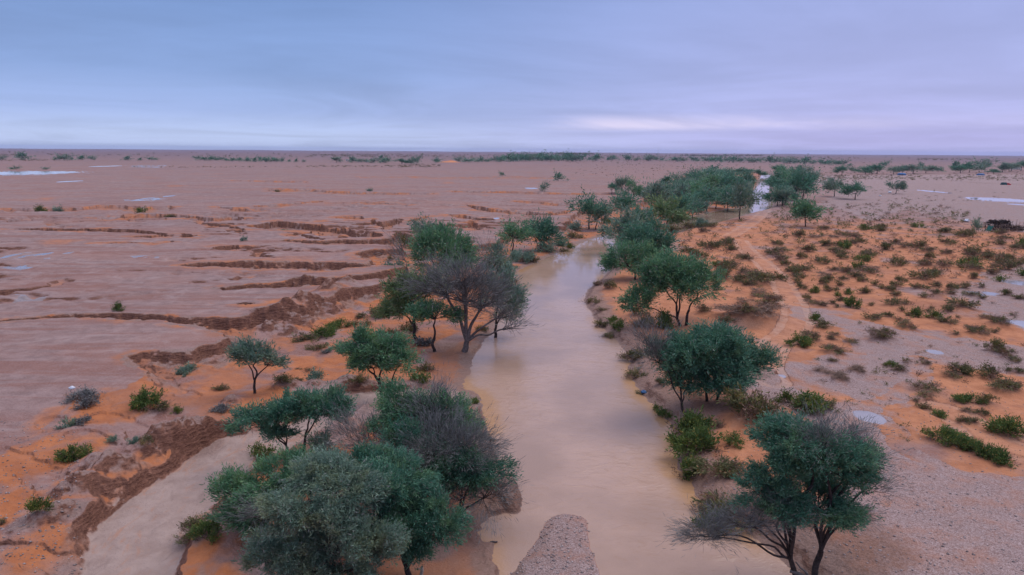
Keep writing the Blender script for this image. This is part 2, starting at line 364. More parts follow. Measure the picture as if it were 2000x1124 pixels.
    bank = right*ss(4.5, 1.2, uR)*(uR > -1)+(1-right)*.7*ss(2.2, .8, uR)*(uR > -1)
    bank = np.maximum(bank, np.maximum(.75*ss(.25, .8, mdm), .5*gm*pl_))
    bank = np.maximum(bank, (1-right)*edge_h*(1-left_near*.8)*np.clip(.62+1.6*fbm(X*.4, Y*.4, 73, 3), 0, 1))
    bank = np.maximum(bank, (1-right)*ss(-2.2, -.9, sW)*ss(.1, -.5, sW)*.8*np.clip(.6+1.5*n_b, 0, 1))
    return z, sand, wm, grav, fl, tr, damp, right, sR, sI, sW, bank, mdm, rut

def ground_z(x, y):
    z = terrain(np.array([float(x)]), np.array([float(y)]))[0][0]
    for mx, my, mr, mh in SHRUB_MOUNDS:
        q = ((x-mx)**2+(y-my)**2)/(mr*mr)
        if q < 9: z += mh*math.exp(-q)
    return z
# ------------------------------------------------------------------ helpers
def link(name, me, parent=None):
    o = bpy.data.objects.new(name, me); COL.objects.link(o)
    if parent is not None: o.parent = parent
    return o
def tag(o, label=None, cat=None, group=None, kind=None):
    if label: o['label'] = label
    if cat: o['category'] = cat
    if group: o['group'] = group
    if kind: o['kind'] = kind
    return o
def empty(name, loc, rz=0.0):
    o = bpy.data.objects.new(name, None); COL.objects.link(o); o.location = loc; o.rotation_euler = (0, 0, rz)
    o.empty_display_size = .3; return o
def mk_mesh(name, V, F, mats, midx=None, smooth=False, attrs=None, fattr=None):
    """V (n,3); F list of int arrays (m,3) or (m,4)"""
    me = bpy.data.meshes.new(name)
    V = np.asarray(V, dtype=np.float32)
    Fs = [np.asarray(f, dtype=np.int32) for f in (F if isinstance(F, list) else [F]) if len(f)]
    me.vertices.add(len(V)); me.vertices.foreach_set('co', V.ravel())
    tot = np.concatenate([np.full(len(f), f.shape[1], np.int32) for f in Fs])
    li = np.concatenate([f.ravel() for f in Fs])
    me.loops.add(len(li)); me.loops.foreach_set('vertex_index', li)
    me.polygons.add(len(tot)); me.polygons.foreach_set('loop_start', np.concatenate([[0], np.cumsum(tot)[:-1]]).astype(np.int32))
    try: me.polygons.foreach_set('loop_total', tot)
    except Exception: pass
    for m in mats: me.materials.append(m)
    if midx is not None: me.polygons.foreach_set('material_index', np.asarray(midx, dtype=np.int32))
    if smooth: me.polygons.foreach_set('use_smooth', np.ones(len(tot), bool))
    me.update(calc_edges=True)
    for k, v in (attrs or {}).items():
        v = np.asarray(v, dtype=np.float32)
        if v.ndim == 2:
            a = me.attributes.new(k, 'FLOAT_COLOR', 'POINT'); a.data.foreach_set('color', v.ravel())
        else:
            a = me.attributes.new(k, 'FLOAT', 'POINT'); a.data.foreach_set('value', v)
    for k, v in (fattr or {}).items():
        a = me.attributes.new(k, 'FLOAT', 'FACE'); a.data.foreach_set('value', np.asarray(v, dtype=np.float32))
    return me
def mat(name):
    global N, L
    m = bpy.data.materials.new(name); m.use_nodes = True; nt = m.node_tree; nt.nodes.clear(); N = nt.nodes; L = nt.links
    out = N.new('ShaderNodeOutputMaterial'); b = N.new('ShaderNodeBsdfPrincipled'); L.new(b.outputs[0], out.inputs[0])
    b.inputs['Specular IOR Level'].default_value = .25; b.inputs['Roughness'].default_value = .9
    return m, b, out
def attr(name, col=False):
    n = N.new('ShaderNodeAttribute'); n.attribute_name = name; return n.outputs['Color' if col else 'Fac']
def simple_mat(name, col, rough=.8, var=.25, scale=3.0, metallic=0.0):
    m, b, out = mat(name); t = N.new('ShaderNodeTexCoord')
    n = noise(t.outputs['Object'], scale, 5, .6)
    c = mixc(mrange(n, .3, .7, 0, 1), tuple(v*(1-var) for v in col), tuple(v*(1+var) for v in col))
    L.new(c, b.inputs['Base Color']); b.inputs['Roughness'].default_value = rough; b.inputs['Metallic'].default_value = metallic
    return m
# ------------------------------------------------------------------ ground material
def ground_material():
    m, b, out = mat("desert_ground")
    g = N.new('ShaderNodeNewGeometry'); pos = g.outputs['Position']
    s1 = N.new('ShaderNodeSeparateColor'); L.new(attr('soil', True), s1.inputs[0]); sand, wsh, grv = s1.outputs
    s2 = N.new('ShaderNodeSeparateColor'); L.new(attr('soil2', True), s2.inputs[0]); film, trk, damp = s2.outputs
    nA = noise(pos, .05, 6, .6); nB = noise(pos, .6, 6, .65); nC = noise(pos, 6.0, 4, .7); nD = noise(pos, .012, 5, .55)
    nS = noise(comb_scaled(pos, .03, .22), 1.0, 6, .6, 1.2)
    crust = mixc(mrange(nB, .35, .65, 0, 1), (.205, .122, .104), (.300, .193, .168))
    crust = mixc(mth('MULTIPLY', mrange(nA, .42, .68, 0, 1), .6), crust, (.32, .145, .098))
    crust = mixc(mth('MULTIPLY', mrange(nS, .46, .62, 0, 1), .7), crust, (.22, .085, .055))
    crust = mixc(mth('MULTIPLY', mrange(nD, .45, .65, 0, 1), .3), crust, (.20, .125, .115))
    crust = mixc(mth('MULTIPLY', mrange(nC, .3, .75, 0, 1), .30), crust, (.44, .335, .30))
    sy_ = N.new('ShaderNodeSeparateXYZ'); L.new(pos, sy_.inputs[0])
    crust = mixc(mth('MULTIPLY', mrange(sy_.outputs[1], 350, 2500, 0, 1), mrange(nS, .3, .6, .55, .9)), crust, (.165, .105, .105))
    crust = mixc(mth('MULTIPLY', mrange(noise(pos, .22, 5, .7, .6), .52, .66, 0, 1), .35), crust, (.40, .30, .27))
    orange = mixc(mrange(nB, .3, .7, 0, 1), (.37, .122, .045), (.49, .178, .070))
    orange = mixc(mth('MULTIPLY', mrange(nS, .5, .7, 0, 1), .45), orange, (.37, .165, .10))
    orange = mixc(mth('MULTIPLY', mrange(nC, .45, .75, 0, 1), .35), orange, (.30, .12, .06))
    orange = mixc(mth('MULTIPLY', mrange(noise(pos, .35, 5, .65, .8), .5, .66, 0, 1), .6), orange, (.30, .155, .11))
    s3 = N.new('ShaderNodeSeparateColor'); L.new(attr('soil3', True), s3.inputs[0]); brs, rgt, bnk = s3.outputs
    orange = mixc(mth('MULTIPLY', rgt, .75), orange, mixc(mrange(nB, .3, .7, 0, 1), (.385, .150, .070), (.53, .225, .110)))
    orange = mixc(mth('MULTIPLY', mrange(nA, .5, .68, 0, 1), .55), orange, (.30, .14, .09))
    pale = mixc(mrange(nB, .3, .7, 0, 1), (.31, .215, .175), (.40, .29, .24))
    s3 = N.new('ShaderNodeSeparateColor'); L.new(attr('soil3', True), s3.inputs[0]); brs, rgt, bnk = s3.outputs
    orange = mixc(mth('MULTIPLY', rgt, .75), orange, mixc(mrange(nB, .3, .7, 0, 1), (.385, .150, .070), (.53, .225, .110)))
    orange = mixc(mth('MULTIPLY', mrange(nA, .5, .68, 0, 1), .55), orange, (.30, .14, .09))
    nT = noise(comb_scaled(pos, .9, .35), .8, 6, .7, 1.5)
    pale = mixc(mth('MULTIPLY', mrange(nT, .52, .68, 0, 1), .5), pale, (.42, .19, .10))
    pale = mixc(mth('MULTIPLY', mrange(nT, .45, .3, 0, 1), .5), pale, (.22, .15, .125))
    nV = N.new('ShaderNodeTexVoronoi'); L.new(pos, nV.inputs['Vector']); nV.inputs['Scale'].default_value = 19.0
    sv = N.new('ShaderNodeSeparateColor'); L.new(nV.outputs['Color'], sv.inputs[0])
    grav = mixc(mrange(mth('ADD', mth('MULTIPLY', sv.outputs[0], .6), mth('MULTIPLY', nC, .55)), .2, .95, 0, 1), (.215, .140, .120), (.45, .345, .325))
    grav = mixc(mth('MULTIPLY', mrange(noise(pos, 2.2, 5, .75), .55, .7, 0, 1), .5), grav, (.19, .115, .09))
    grav = mixc(mth('MULTIPLY', mrange(nB, .45, .7, 0, 1), .45), grav, (.38, .165, .095))
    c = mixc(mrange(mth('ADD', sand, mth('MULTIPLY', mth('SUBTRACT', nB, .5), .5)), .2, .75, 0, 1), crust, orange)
    c = mixc(mrange(mth('ADD', grv, mth('MULTIPLY', mth('SUBTRACT', nB, .5), .7)), .25, .75, 0, .9), c, grav)
    c = mixc(mrange(mth('ADD', wsh, mth('MULTIPLY', mth('SUBTRACT', nB, .5), .3)), .3, .7, 0, 1), c, pale)
    c = mixc(mth('MULTIPLY', trk, mrange(nB, .3, .7, .4, .9)), c, (.54, .325, .23))
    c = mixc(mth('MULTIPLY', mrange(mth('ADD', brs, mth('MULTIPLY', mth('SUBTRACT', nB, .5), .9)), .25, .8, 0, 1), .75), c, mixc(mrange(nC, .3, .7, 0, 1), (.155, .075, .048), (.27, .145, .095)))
    c = mixc(mth('MULTIPLY', mrange(mth('ADD', bnk, mth('MULTIPLY', mth('SUBTRACT', nB, .5), 1.1)), .3, .75, 0, 1), .8), c, mixc(mrange(nC, .3, .7, 0, 1), (.19, .12, .095), (.31, .205, .165)))
    # steep faces show the red-brown subsoil
    sn = N.new('ShaderNodeSeparateXYZ'); L.new(g.outputs['Normal'], sn.inputs[0])
    steep = mrange(mth('ADD', sn.outputs[2], mth('MULTIPLY', mth('SUBTRACT', nB, .5), .2)), .93, .72, 0, 1)
    nW = noise(comb_scaled(pos, 1.0, 1.0, 4.0), 1.4, 5, .65)
    wall = mixc(mrange(mth('ADD', mth('MULTIPLY', nW, .6), mth('MULTIPLY', nC, .4)), .32, .66, 0, 1), (.105, .044, .029), (.29, .138, .09))
    c = mixc(steep, c, wall)
    c = mixc(mth('MULTIPLY', mth('MULTIPLY', damp, mrange(nB, .2, .7, .6, 1)), .65), c, (.20, .125, .095))
    c = mixc(mrange(film, .3, .7, 0, 1), c, (.24, .19, .18))
    L.new(c, b.inputs['Base Color'])
    rgh = mth('SUBTRACT', .92, mth('MULTIPLY', damp, .35)); rgh = mth('SUBTRACT', rgh, mth('MULTIPLY', mrange(film, .3, .7, 0, 1), .8), clamp=True)
    L.new(rgh, b.inputs['Roughness'])
    L.new(mth('ADD', .2, mth('MULTIPLY', film, .6)), b.inputs['Specular IOR Level'])
    hh = mth('ADD', mth('MULTIPLY', nC, .09), mth('ADD', mth('MULTIPLY', nB, .34), mth('MULTIPLY', mth('MULTIPLY', grv, sv.outputs[0]), .05)))
    hh = mth('ADD', hh, mth('MULTIPLY', mth('MULTIPLY', steep, nW), .5))
    bp = N.new('ShaderNodeBump'); bp.inputs['Distance'].default_value = 1.0
    L.new(mth('MULTIPLY', mth('SUBTRACT', 1.0, film), .8), bp.inputs['Strength']); L.new(hh, bp.inputs['Height']); L.new(bp.outputs[0], b.inputs['Normal'])
    return m
def comb_scaled(pos, a, b_, c_=1.0):
    s = N.new('ShaderNodeSeparateXYZ'); L.new(pos, s.inputs[0])
    return comb(mth('MULTIPLY', s.outputs[0], a), mth('MULTIPLY', s.outputs[1], b_), mth('MULTIPLY', s.outputs[2], c_))
GROUND = ground_material()
def water_material(name, shallow, still=False):
    m, b, out = mat(name); g = N.new('ShaderNodeNewGeometry'); pos = g.outputs['Position']
    nA = noise(pos, .12, 4, .5); nB = noise(comb_scaled(pos, 1.0, .45), .9, 5, .6, .8)
    c = mixc(mrange(nA, .35, .65, 0, 1), tuple(v*.84 for v in shallow), tuple(v*1.12 for v in shallow))
    if not still:
        e = attr('edge')
        c = mixc(mth('MULTIPLY', mrange(mth('ADD', e, mth('MULTIPLY', mth('SUBTRACT', nB, .5), .5)), .4, 1.1, 0, 1), .8), c, (.44, .235, .10))
    L.new(c, b.inputs['Base Color']); b.inputs['Roughness'].default_value = .05 if still else .06
    b.inputs['IOR'].default_value = 1.36 if still else 1.42; b.inputs['Specular IOR Level'].default_value = .5
    nR = noise(comb_scaled(pos, .9, 1.3), .75, 6, .62, 1.6)
    c = mixc(mth('MULTIPLY', mrange(nR, .54, .66, 0, 1), .28), c, (.34, .20, .12)) if not still else c
    L.new(c, b.inputs['Base Color']); nF = noise(comb_scaled(pos, 1.0, .7), 4.0, 3, .6, .6)
    bp = N.new('ShaderNodeBump'); bp.inputs['Distance'].default_value = 1
    bp.inputs['Strength'].default_value = .05
    if not still:
        sw_ = N.new('ShaderNodeSeparateXYZ'); L.new(pos, sw_.inputs[0]); L.new(mrange(sw_.outputs[1], 35, 150, .7, .02), bp.inputs['Strength'])
    L.new(mth('ADD', mth('MULTIPLY', mth('MULTIPLY', nR, mrange(nA, .3, .7, .15, 1)), .16), mth('MULTIPLY', nF, .02)), bp.inputs['Height']); L.new(bp.outputs[0], b.inputs['Normal'])
    return m
M_RIVER = water_material("muddy_river_water", (.405, .258, .182))
M_PUD = water_material("puddle_water", (.33, .295, .315), True)
# ------------------------------------------------------------------ foliage / bark materials
def leaf_mat(name, dark, light, other=None, trans=.25):
    m, b, out = mat(name); t = attr('tint')
    oi = N.new('ShaderNodeObjectInfo')
    tt = mth('ADD', t, mth('MULTIPLY', mth('SUBTRACT', oi.outputs['Random'], .5), .18), clamp=True)
    c = mixc(tt, dark, light)
    to_ = N.new('ShaderNodeNewGeometry'); nh = noise(to_.outputs['Position'], .9, 3, .6)
    c = mixc(mth('MULTIPLY', mrange(nh, .48, .68, 0, 1), .55), c, (light[0]*1.25, light[1]*.95, light[2]*.62)) if not name.startswith('leafless') else c
    if other: c = mixc(mrange(t, .86, .97, 0, 1), c, other)
    L.new(c, b.inputs['Base Color']); b.inputs['Roughness'].default_value = .7; b.inputs['Specular IOR Level'].default_value = .2
    tr = N.new('ShaderNodeBsdfTranslucent'); L.new(c, tr.inputs[0]); mx = N.new('ShaderNodeMixShader'); mx.inputs[0].default_value = trans
    L.new(b.outputs[0], mx.inputs[1]); L.new(tr.outputs[0], mx.inputs[2]); L.new(mx.outputs[0], out.inputs[0])
    return m
LM = {
    'green': leaf_mat("bright_green_leaves", (.055, .155, .080), (.180, .350, .180), (.26, .27, .22)),
    'teal': leaf_mat("dark_green_leaves", (.036, .128, .082), (.140, .300, .190), (.22, .24, .20)),
    'olive': leaf_mat("olive_green_leaves", (.070, .140, .062), (.210, .300, .130), (.26, .26, .17)),
    'grey': leaf_mat("grey_green_leaves", (.080, .155, .115), (.235, .335, .240), (.27, .27, .24)),
    'dead': leaf_mat("leafless_grey_twigs", (.10, .102, .10), (.25, .245, .225), None, .05),
    'shrub': leaf_mat("shrub_leaves", (.070, .085, .034), (.215, .200, .085), (.34, .19, .09)),
    'shrubg': leaf_mat("fresh_shrub_leaves", (.050, .095, .026), (.160, .225, .062), (.32, .22, .06)),
    'brush': leaf_mat("dry_brush_twigs", (.11, .072, .052), (.26, .165, .115), None, .05),
}
BARK = simple_mat("dark_bark", (.045, .033, .030), .9, .45, 6)
GREYBARK = simple_mat("grey_dead_wood", (.12, .10, .095), .9, .35, 6)
# ------------------------------------------------------------------ tree geometry
rng = np.random.default_rng(11)
def unit(v): return v/(np.linalg.norm(v, axis=-1, keepdims=True)+1e-9)
def sprig_quads(Pb, D, Ln, W):
    n = len(Pb); a = rng.normal(size=(n, 3)); S = unit(np.cross(D, a))*W[:, None]
    mid = Pb+D*(Ln*.55)[:, None]; tip = Pb+D*Ln[:, None]
    V = np.empty((n, 4, 3)); V[:, 0] = Pb; V[:, 1] = mid+S*.5; V[:, 2] = tip; V[:, 3] = mid-S*.5
    return V.reshape(-1, 3), np.arange(n*4).reshape(-1, 4)
def crown_cloud(c, r, n, ln, wd, lobes, hang=0.0, low=.75, spread=.55, per=16, lobe_r=.46):
    """sprigs of leaves on clumps spread through an ellipsoid (centre c, radii r)"""
    th = rng.uniform(0, 2*math.pi, lobes); ct = rng.uniform(-low, 1, lobes); st_ = np.sqrt(1-ct*ct)
    rad = rng.uniform(.30, .98, lobes)
    LC = np.stack([np.cos(th)*st_, np.sin(th)*st_, ct], 1)*rad[:, None]
    LR = (.36+.80*rng.random(lobes)**1.3)*lobe_r
    LT = rng.uniform(-.2, .2, lobes)
    nc = max(int(n/per), 1); pw_ = LR**1.6; li = rng.choice(lobes, nc, p=pw_/pw_.sum())
    d = unit(rng.normal(size=(nc, 3))+np.array([0, 0, .25])); q = rng.uniform(.25, 1, nc)**.55
    CP = LC[li]+d*(LR[li]*q)[:, None]
    r = np.asarray(r, float)
    cd = unit((CP+np.array([0, 0, .45]))*r+rng.normal(size=(nc, 3))*r.mean()*.25)
    k = rng.integers(0, nc, n)
    D = unit(cd[k]+rng.normal(size=(n, 3))*spread+np.array([0, 0, -hang]))
    Ln = ln*rng.uniform(.6, 1.35, n); W = wd*rng.uniform(.6, 1.3, n)
    B = np.asarray(c)+CP[k]*r+rng.normal(size=(n, 3))*ln*.35+cd[k]*(rng.uniform(-.2, 1.0, n)*ln*(1.1+2.6*rng.random(nc)[k]**2))[:, None]
    tint = np.clip(.42+LT[li][k]+rng.normal(size=nc)[k]*.15+rng.normal(size=n)*.14, 0, .84)
    yl = rng.random(n) < .10; tint = np.where(yl, rng.uniform(.88, 1, n), tint)
    V, F = sprig_quads(B, D, Ln, W)
    return V, F, tint, np.asarray(c)+LC*r
class Bag:
    def __init__(s): s.V = []; s.F = []; s.T = []; s.M = []; s.n = 0
    def add(s, V, F, tint=None, m=0):
        s.V.append(V); s.F.append(np.asarray(F)+s.n); s.n += len(V)
        s.T.append(np.full(len(F), .5) if tint is None else tint); s.M.append(np.full(len(F), m))
    def mesh(s, name, mats, smooth=False):
        t = {}
        return mk_mesh(name, np.concatenate(s.V), s.F, mats, np.concatenate(s.M), smooth, None, {'tint': np.concatenate(s.T)})
def tube(path, rad, k=6):
    path = np.asarray(path, float); n = len(path); T = unit(np.gradient(path, axis=0))
    ref = np.array([.3, .2, 1.0]) if abs(T[0][2]) < .9 else np.array([1.0, .1, 0])
    A = unit(np.cross(T, ref)); B = np.cross(T, A); a = np.arange(k)*2*math.pi/k
    V = (path[:, None, :]+(A[:, None, :]*np.cos(a)[None, :, None]+B[:, None, :]*np.sin(a)[None, :, None])*np.asarray(rad)[:, None, None]).reshape(-1, 3)
    F = []
    i = np.arange(n-1)[:, None]*k; j = np.arange(k)[None, :]; j2 = (j+1) % k
    F = np.stack([i+j, i+j2, i+k+j2, i+k+j], -1).reshape(-1, 4)
    return V, F
def limb(bag, a, b, r0_, r1_, wig=.08, bend=None, n=7, k=6, m=0):
    a = np.asarray(a, float); b = np.asarray(b, float); t = np.linspace(0, 1, n)[:, None]
    mid = (a+b)/2 if bend is None else np.asarray(bend, float)
    p = (1-t)**2*a+2*t*(1-t)*mid+t*t*b; ln = np.linalg.norm(b-a)
    ph_ = rng.uniform(0, 6.28, (2, 3)); am_ = rng.normal(size=(2, 3))*wig*ln*.45
    p = p+(am_[0]*np.sin(t*4.2+ph_[0])+.5*am_[1]*np.sin(t*8.5+ph_[1]))*np.sin(t*math.pi)
    r = r0_+(r1_-r0_)*np.linspace(0, 1, n)**.8
    V, F = tube(p, r, k); bag.add(V, F, None, m); return p
def fork(bag, a, b, r, depth, m=0):
    """a limb with side branches of its own"""
    mid = (np.asarray(a)+np.asarray(b))/2+np.array([0, 0, -.08])*np.linalg.norm(np.asarray(b)-a)
    p = limb(bag, a, b, r, r*.35, .10, mid, 8, 5, m)
    if depth > 0:
        ln = np.linalg.norm(p[-1]-p[0])
        for q in range(3):
            i = rng.integers(2, 6); d = unit(p[min(i, 5)]-p[i-1]); v = unit(d+rng.normal(size=3)*.6+np.array([0, 0, .15]))
            fork(bag, p[i], p[i]+v*ln*rng.uniform(.4, .65), r*.45, depth-1, m)
def make_tree(name, bases, ells, hue, dens=1.0, trunk_r=None, dead_twigs=True, px_m=.05, wood=None, limbs=True, low=.75):
    """bases: world points; ells: (centre, radii, hue or None). Returns crown mesh, twig mesh or None, trunk mesh, root origin"""
    root = np.array(bases[0], float)
    tk = Bag(); cr_ = Bag(); dd = Bag()
    Rm = max((r[0]*r[1]*r[2])**(1/3.) for _, r, _ in ells)
    bs = [np.array(b)-root for b in bases]; grp = {}
    for (c, r, kind) in ells:
        c_ = np.asarray(c)-root; i_ = min(range(len(bs)), key=lambda q: abs(bs[q][0]-c_[0])+.15*q); grp.setdefault(i_, []).append((c_, np.asarray(r)))
    junc = {}
    for i_, lst in grp.items():
        mc = np.mean([c_ for c_, _ in lst], 0); zl_ = min(c_[2]-.5*r[2] for c_, r in lst); b0 = bs[i_]
        h_ = max(.45*(zl_-b0[2]), .15*(mc[2]-b0[2])); tr0 = (trunk_r or max(.06, .030*(mc[2]-b0[2])+.022*Rm))/(1+.25*(len(grp)-1))
        J = b0+np.array([(mc[0]-b0[0])*.22, (mc[1]-b0[1])*.22, h_])
        limb(tk, b0-np.array([0, 0, .3]), J, tr0*1.15, tr0*.8, .10, None, 10, 8); junc[i_] = (J, tr0)
    for (c, r, kind) in ells:
        c = np.asarray(c)-root; r = np.asarray(r)
        R = (r[0]*r[1]*r[2])**(1/3.); wd = max(.034, px_m*.85); dead = kind == 'dead'
        if dead: wd = max(.016, px_m*.36)
        ln = wd*(24 if dead else 4.6)
        R2 = (r[0]*r[1]+r[0]*r[2]+r[1]*r[2])/3
        n = int(np.clip(dens*(4*math.pi*R2)*2.0/(ln*wd*.5)*(.36 if dead else 1), 260, 100000))
        nl = 15 if px_m > .08 and R < .6 else int(np.clip(6+R*5, 10, 24))
        V, F, T, LC = crown_cloud((0, 0, 0), r, n, ln, wd, nl, 0.0, low, .24 if dead else .5, 14 if dead else 18, .44)
        V = V+c
        (dd if dead else cr_).add(V, F, T)
        i_ = min(range(len(bs)), key=lambda q: abs(bs[q][0]-c[0])+.15*q); b0, tr0 = junc[i_]
        tr_ = tr0*max(.42, min(.85, math.sqrt(R/Rm)*.75))
        hub = c*np.array([.8, .8, 1])+b0*np.array([.2, .2, 0])-np.array([0, 0, r[2]*.4])
        if hub[2] < b0[2]+.1: hub[2] = b0[2]+.12*r[2]+.1
        bend = b0+(hub-b0)*np.array([.4, .4, .65])
        limb(tk, b0, hub, tr_, tr_*.55, .12, bend, 12, 7)
        fl = LC+c
        for q in (range(len(fl)) if limbs else range(0, len(fl), 3)):
            fork(tk, hub+rng.normal(size=3)*tr_*.5, hub+(fl[q]-hub)*(1.25 if dead else 1.0), tr_*(.34 if dead else .38), (1 if R > 1.4 else 0)+(1 if dead and R > .8 else 0))
    return cr_, dd, tk, root
def build_tree(name, bases, ells, hue, label, cat='tree', group=None, **k):
    cr_, dd, tk, root = make_tree(name, bases, ells, hue, **k)
    o = empty(name, root); tag(o, label, cat, group)
    w_ = GREYBARK if not cr_.V else BARK
    link('trunk', tk.mesh('trunk', [w_], True), o)
    if cr_.V: link('crown', cr_.mesh('crown', [LM[hue]]), o)
    if dd.V: link('bare_twigs', dd.mesh('bare_twigs', [LM['dead']]), o)
    return o
def px_ell(cx, cy, rx, ry, Y, dy=0.0):
    """photo ellipse at ground distance Y(+dy) -> world ellipsoid"""
    Y2 = Y+dy; c = Pd(cx, cy, Y2); dist = math.hypot(c[1], CAMH-c[2]); mpp = dist/FPX; ph = math.atan2(CAMH-c[2], c[1])
    rx *= 1.0; ry *= 1.0; a = rx*mpp; v = ry*mpp; b = .9*a
    if b*math.sin(ph) > .75*v: b = .75*v/math.sin(ph)
    zz = math.sqrt(max(v*v-(b*math.sin(ph))**2, 0))/math.cos(ph)
    return c, (a, b, max(zz, .28*a)), mpp
TREES = []
def T(bases, ells, hue, label, name='acacia_tree', group='acacia trees along the river', zref=None, **k):
    TREES.append((bases, ells, hue, label, name, group, zref, k))
# ================================================================== puddles, shrubs: where they are
ORD = "first second third fourth fifth sixth seventh eighth ninth tenth eleventh twelfth thirteenth fourteenth fifteenth sixteenth seventeenth eighteenth nineteenth".split()
TENS = ["", "", "twent", "thirt", "fort", "fift", "sixt", "sevent", "eight", "ninet"]
def ordn(i):
    if i < 19: return ORD[i]
    n = i+1
    if n >= 100: return "hundred and " + ordn(n-101) if n > 100 else "hundredth"
    t = TENS[n//10]
    return t+"ieth" if n % 10 == 0 else t+"y-"+ORD[n % 10-1]
PUDDLES = [(1698, 813, 28, 13, -.9, "oval grey puddle on the gravel between the dark riverside tree and the green shrubs"), (1986, 636, 34, 12, -.9, "long pale puddle curving round a brown shrub mound at the right edge"),
           (1985, 552, 20, 5.5, -.9, "bright puddle at the right edge above the two twin puddles"), (1905, 573, 13, 5, -.9, "left puddle of the twin pools beside the scrub"), (1938, 575, 15, 4.5, -.9, "right puddle of the twin pools beside the scrub"),
           (1825, 687, 15, 5, -.9, "small pale puddle in the grey gravel strip among brown mounds"), (1524, 736, 7, 2.6, -.9, "tiny puddle by the sandy track right of the big dark tree"),
           (1948, 389, 46, 4.2, -.4, "long white sheet of water beyond the brushwood pen"), (1992, 398, 16, 1.6, -.4, "thin sliver of water just in front of the long white sheet"),
           (1818, 374, 9, 2.2, -.3, "small white pool right of the thin umbrella tree"), (50, 338, 95, 3.6, 0, "long white flooded strip far off on the left plain"),
           (207, 325, 17, 1.3, 0, "thin far sliver of water beyond the long flooded strip"), (136, 354.5, 14, 1.6, 0, "short pale pool this side of the long flooded strip"), (1038, 368.5, 12, 1.2, 0, "thin pool on the plain beside a small bare tree"),
           (970, 427, 5, 1.5, 0, "tiny pool on the eroded ledge near the river")]
def fill_puds():
    tmp = []
    for (x, y, rx, ry_, z, lab) in PUDDLES:
        c = P(x, y, z); a = P(x+rx, y, z)[0]-c[0]; b = (P(x, y-ry_, z)[1]-P(x, y+ry_, z)[1])/2
        lev = terrain(np.array([c[0]]), np.array([c[1]]))[0][0]
        tmp.append((c[0], c[1], a, b, lev))
    PUDS.extend(tmp)
fill_puds()
SH = []     # px, py, width px, kind, side z
def crop(lst, ox, oy, k, z):
    for x, y, w_, kd in lst: SH.append((ox+x*k, oy+y*k, w_*k, kd, z))
crop([(225, 15, 60, 's'), (255, 60, 80, 's'), (360, 90, 80, 'g'), (430, 25, 80, 's'), (460, 75, 70, 's'), (525, 80, 50, 's'), (565, 35, 60, 's'), (640, 100, 70, 'g'), (545, 118, 50, 'g'), (750, 95, 90, 's'),
      (845, 35, 60, 's'), (895, 60, 50, 's'), (955, 75, 80, 's'), (1000, 45, 80, 's'), (1000, 115, 80, 's'), (735, 5, 80, 's'), (1030, 10, 80, 's'), (1190, 65, 100, 's'), (1225, 130, 60, 's'), (1320, 55, 100, 'd'),
      (1320, 115, 100, 'd'), (1430, 110, 80, 'd'), (1430, 75, 90, 's'), (1530, 60, 90, 's'), (1665, 50, 60, 'd'), (1570, 115, 80, 's'), (1670, 135, 60, 's'), (1850, 115, 90, 's'), (1960, 145, 80, 's'), (1815, 5, 60, 'g'),
      (300, 145, 80, 's'), (345, 185, 90, 'd'), (425, 200, 80, 'd'), (505, 180, 60, 'd'), (575, 160, 70, 's'), (670, 200, 130, 'g'), (545, 210, 40, 's'), (800, 190, 40, 's'), (970, 185, 120, 's'), (1080, 180, 60, 's'),
      (1040, 235, 50, 's'), (1250, 240, 40, 's'), (1170, 245, 60, 's'), (1270, 220, 50, 'd'), (1140, 275, 110, 'g'), (815, 295, 100, 's'), (935, 280, 80, 's'), (1010, 300, 50, 'd'), (1070, 318, 60, 'd'),
      (1500, 205, 160, 's'), (1400, 240, 100, 's'), (1300, 290, 110, 'g'), (1385, 330, 120, 's'), (1480, 290, 40, 'd'), (1560, 365, 40, 's'), (1910, 275, 50, 'd'), (380, 305, 100, 'g'), (440, 365, 130, 's'),
      (300, 430, 90, 'd'), (250, 500, 180, 'g'), (365, 475, 130, 'd'), (510, 430, 80, 'd'), (500, 465, 80, 'd'), (650, 490, 90, 'd'), (905, 465, 200, 'd'), (1065, 365, 120, 'd'), (1125, 385, 60, 'd'), (1640, 420, 180, 'd'),
      (1770, 415, 70, 'd'), (1465, 420, 60, 'd'), (1810, 345, 170, 'd'), (1700, 300, 80, 'd'), (490, 570, 180, 'd'), (505, 635, 70, 'd'), (430, 715, 130, 'm'), (540, 770, 180, 'm'), (680, 710, 170, 'm'), (965, 665, 90, 'g'),
      (1010, 705, 130, 'd'), (1080, 640, 60, 'd'), (1210, 620, 50, 'd'), (1235, 650, 70, 'd'), (1770, 560, 170, 's'), (1850, 590, 120, 'd'), (1920, 635, 90, 's'), (1490, 730, 190, 's'), (1720, 750, 150, 's'), (1440, 760, 100, 'd'),
      (1840, 850, 230, 's'), (1970, 720, 90, 's'), (1870, 705, 60, 's'), (1240, 860, 160, 'd'), (1220, 910, 110, 'd'), (1145, 940, 60, 'd'), (1210, 995, 90, 's'), (1335, 1050, 110, 'g'), (1560, 950, 180, 'g'), (1710, 960, 110, 's'),
      (1680, 1050, 80, 's'), (1560, 1030, 100, 'd'), (1600, 1110, 80, 's'), (140, 945, 130, 'g'), (320, 985, 320, 'g'), (440, 990, 120, 's'), (30, 1030, 110, 'g')], 1500, 550, .25, -.9)
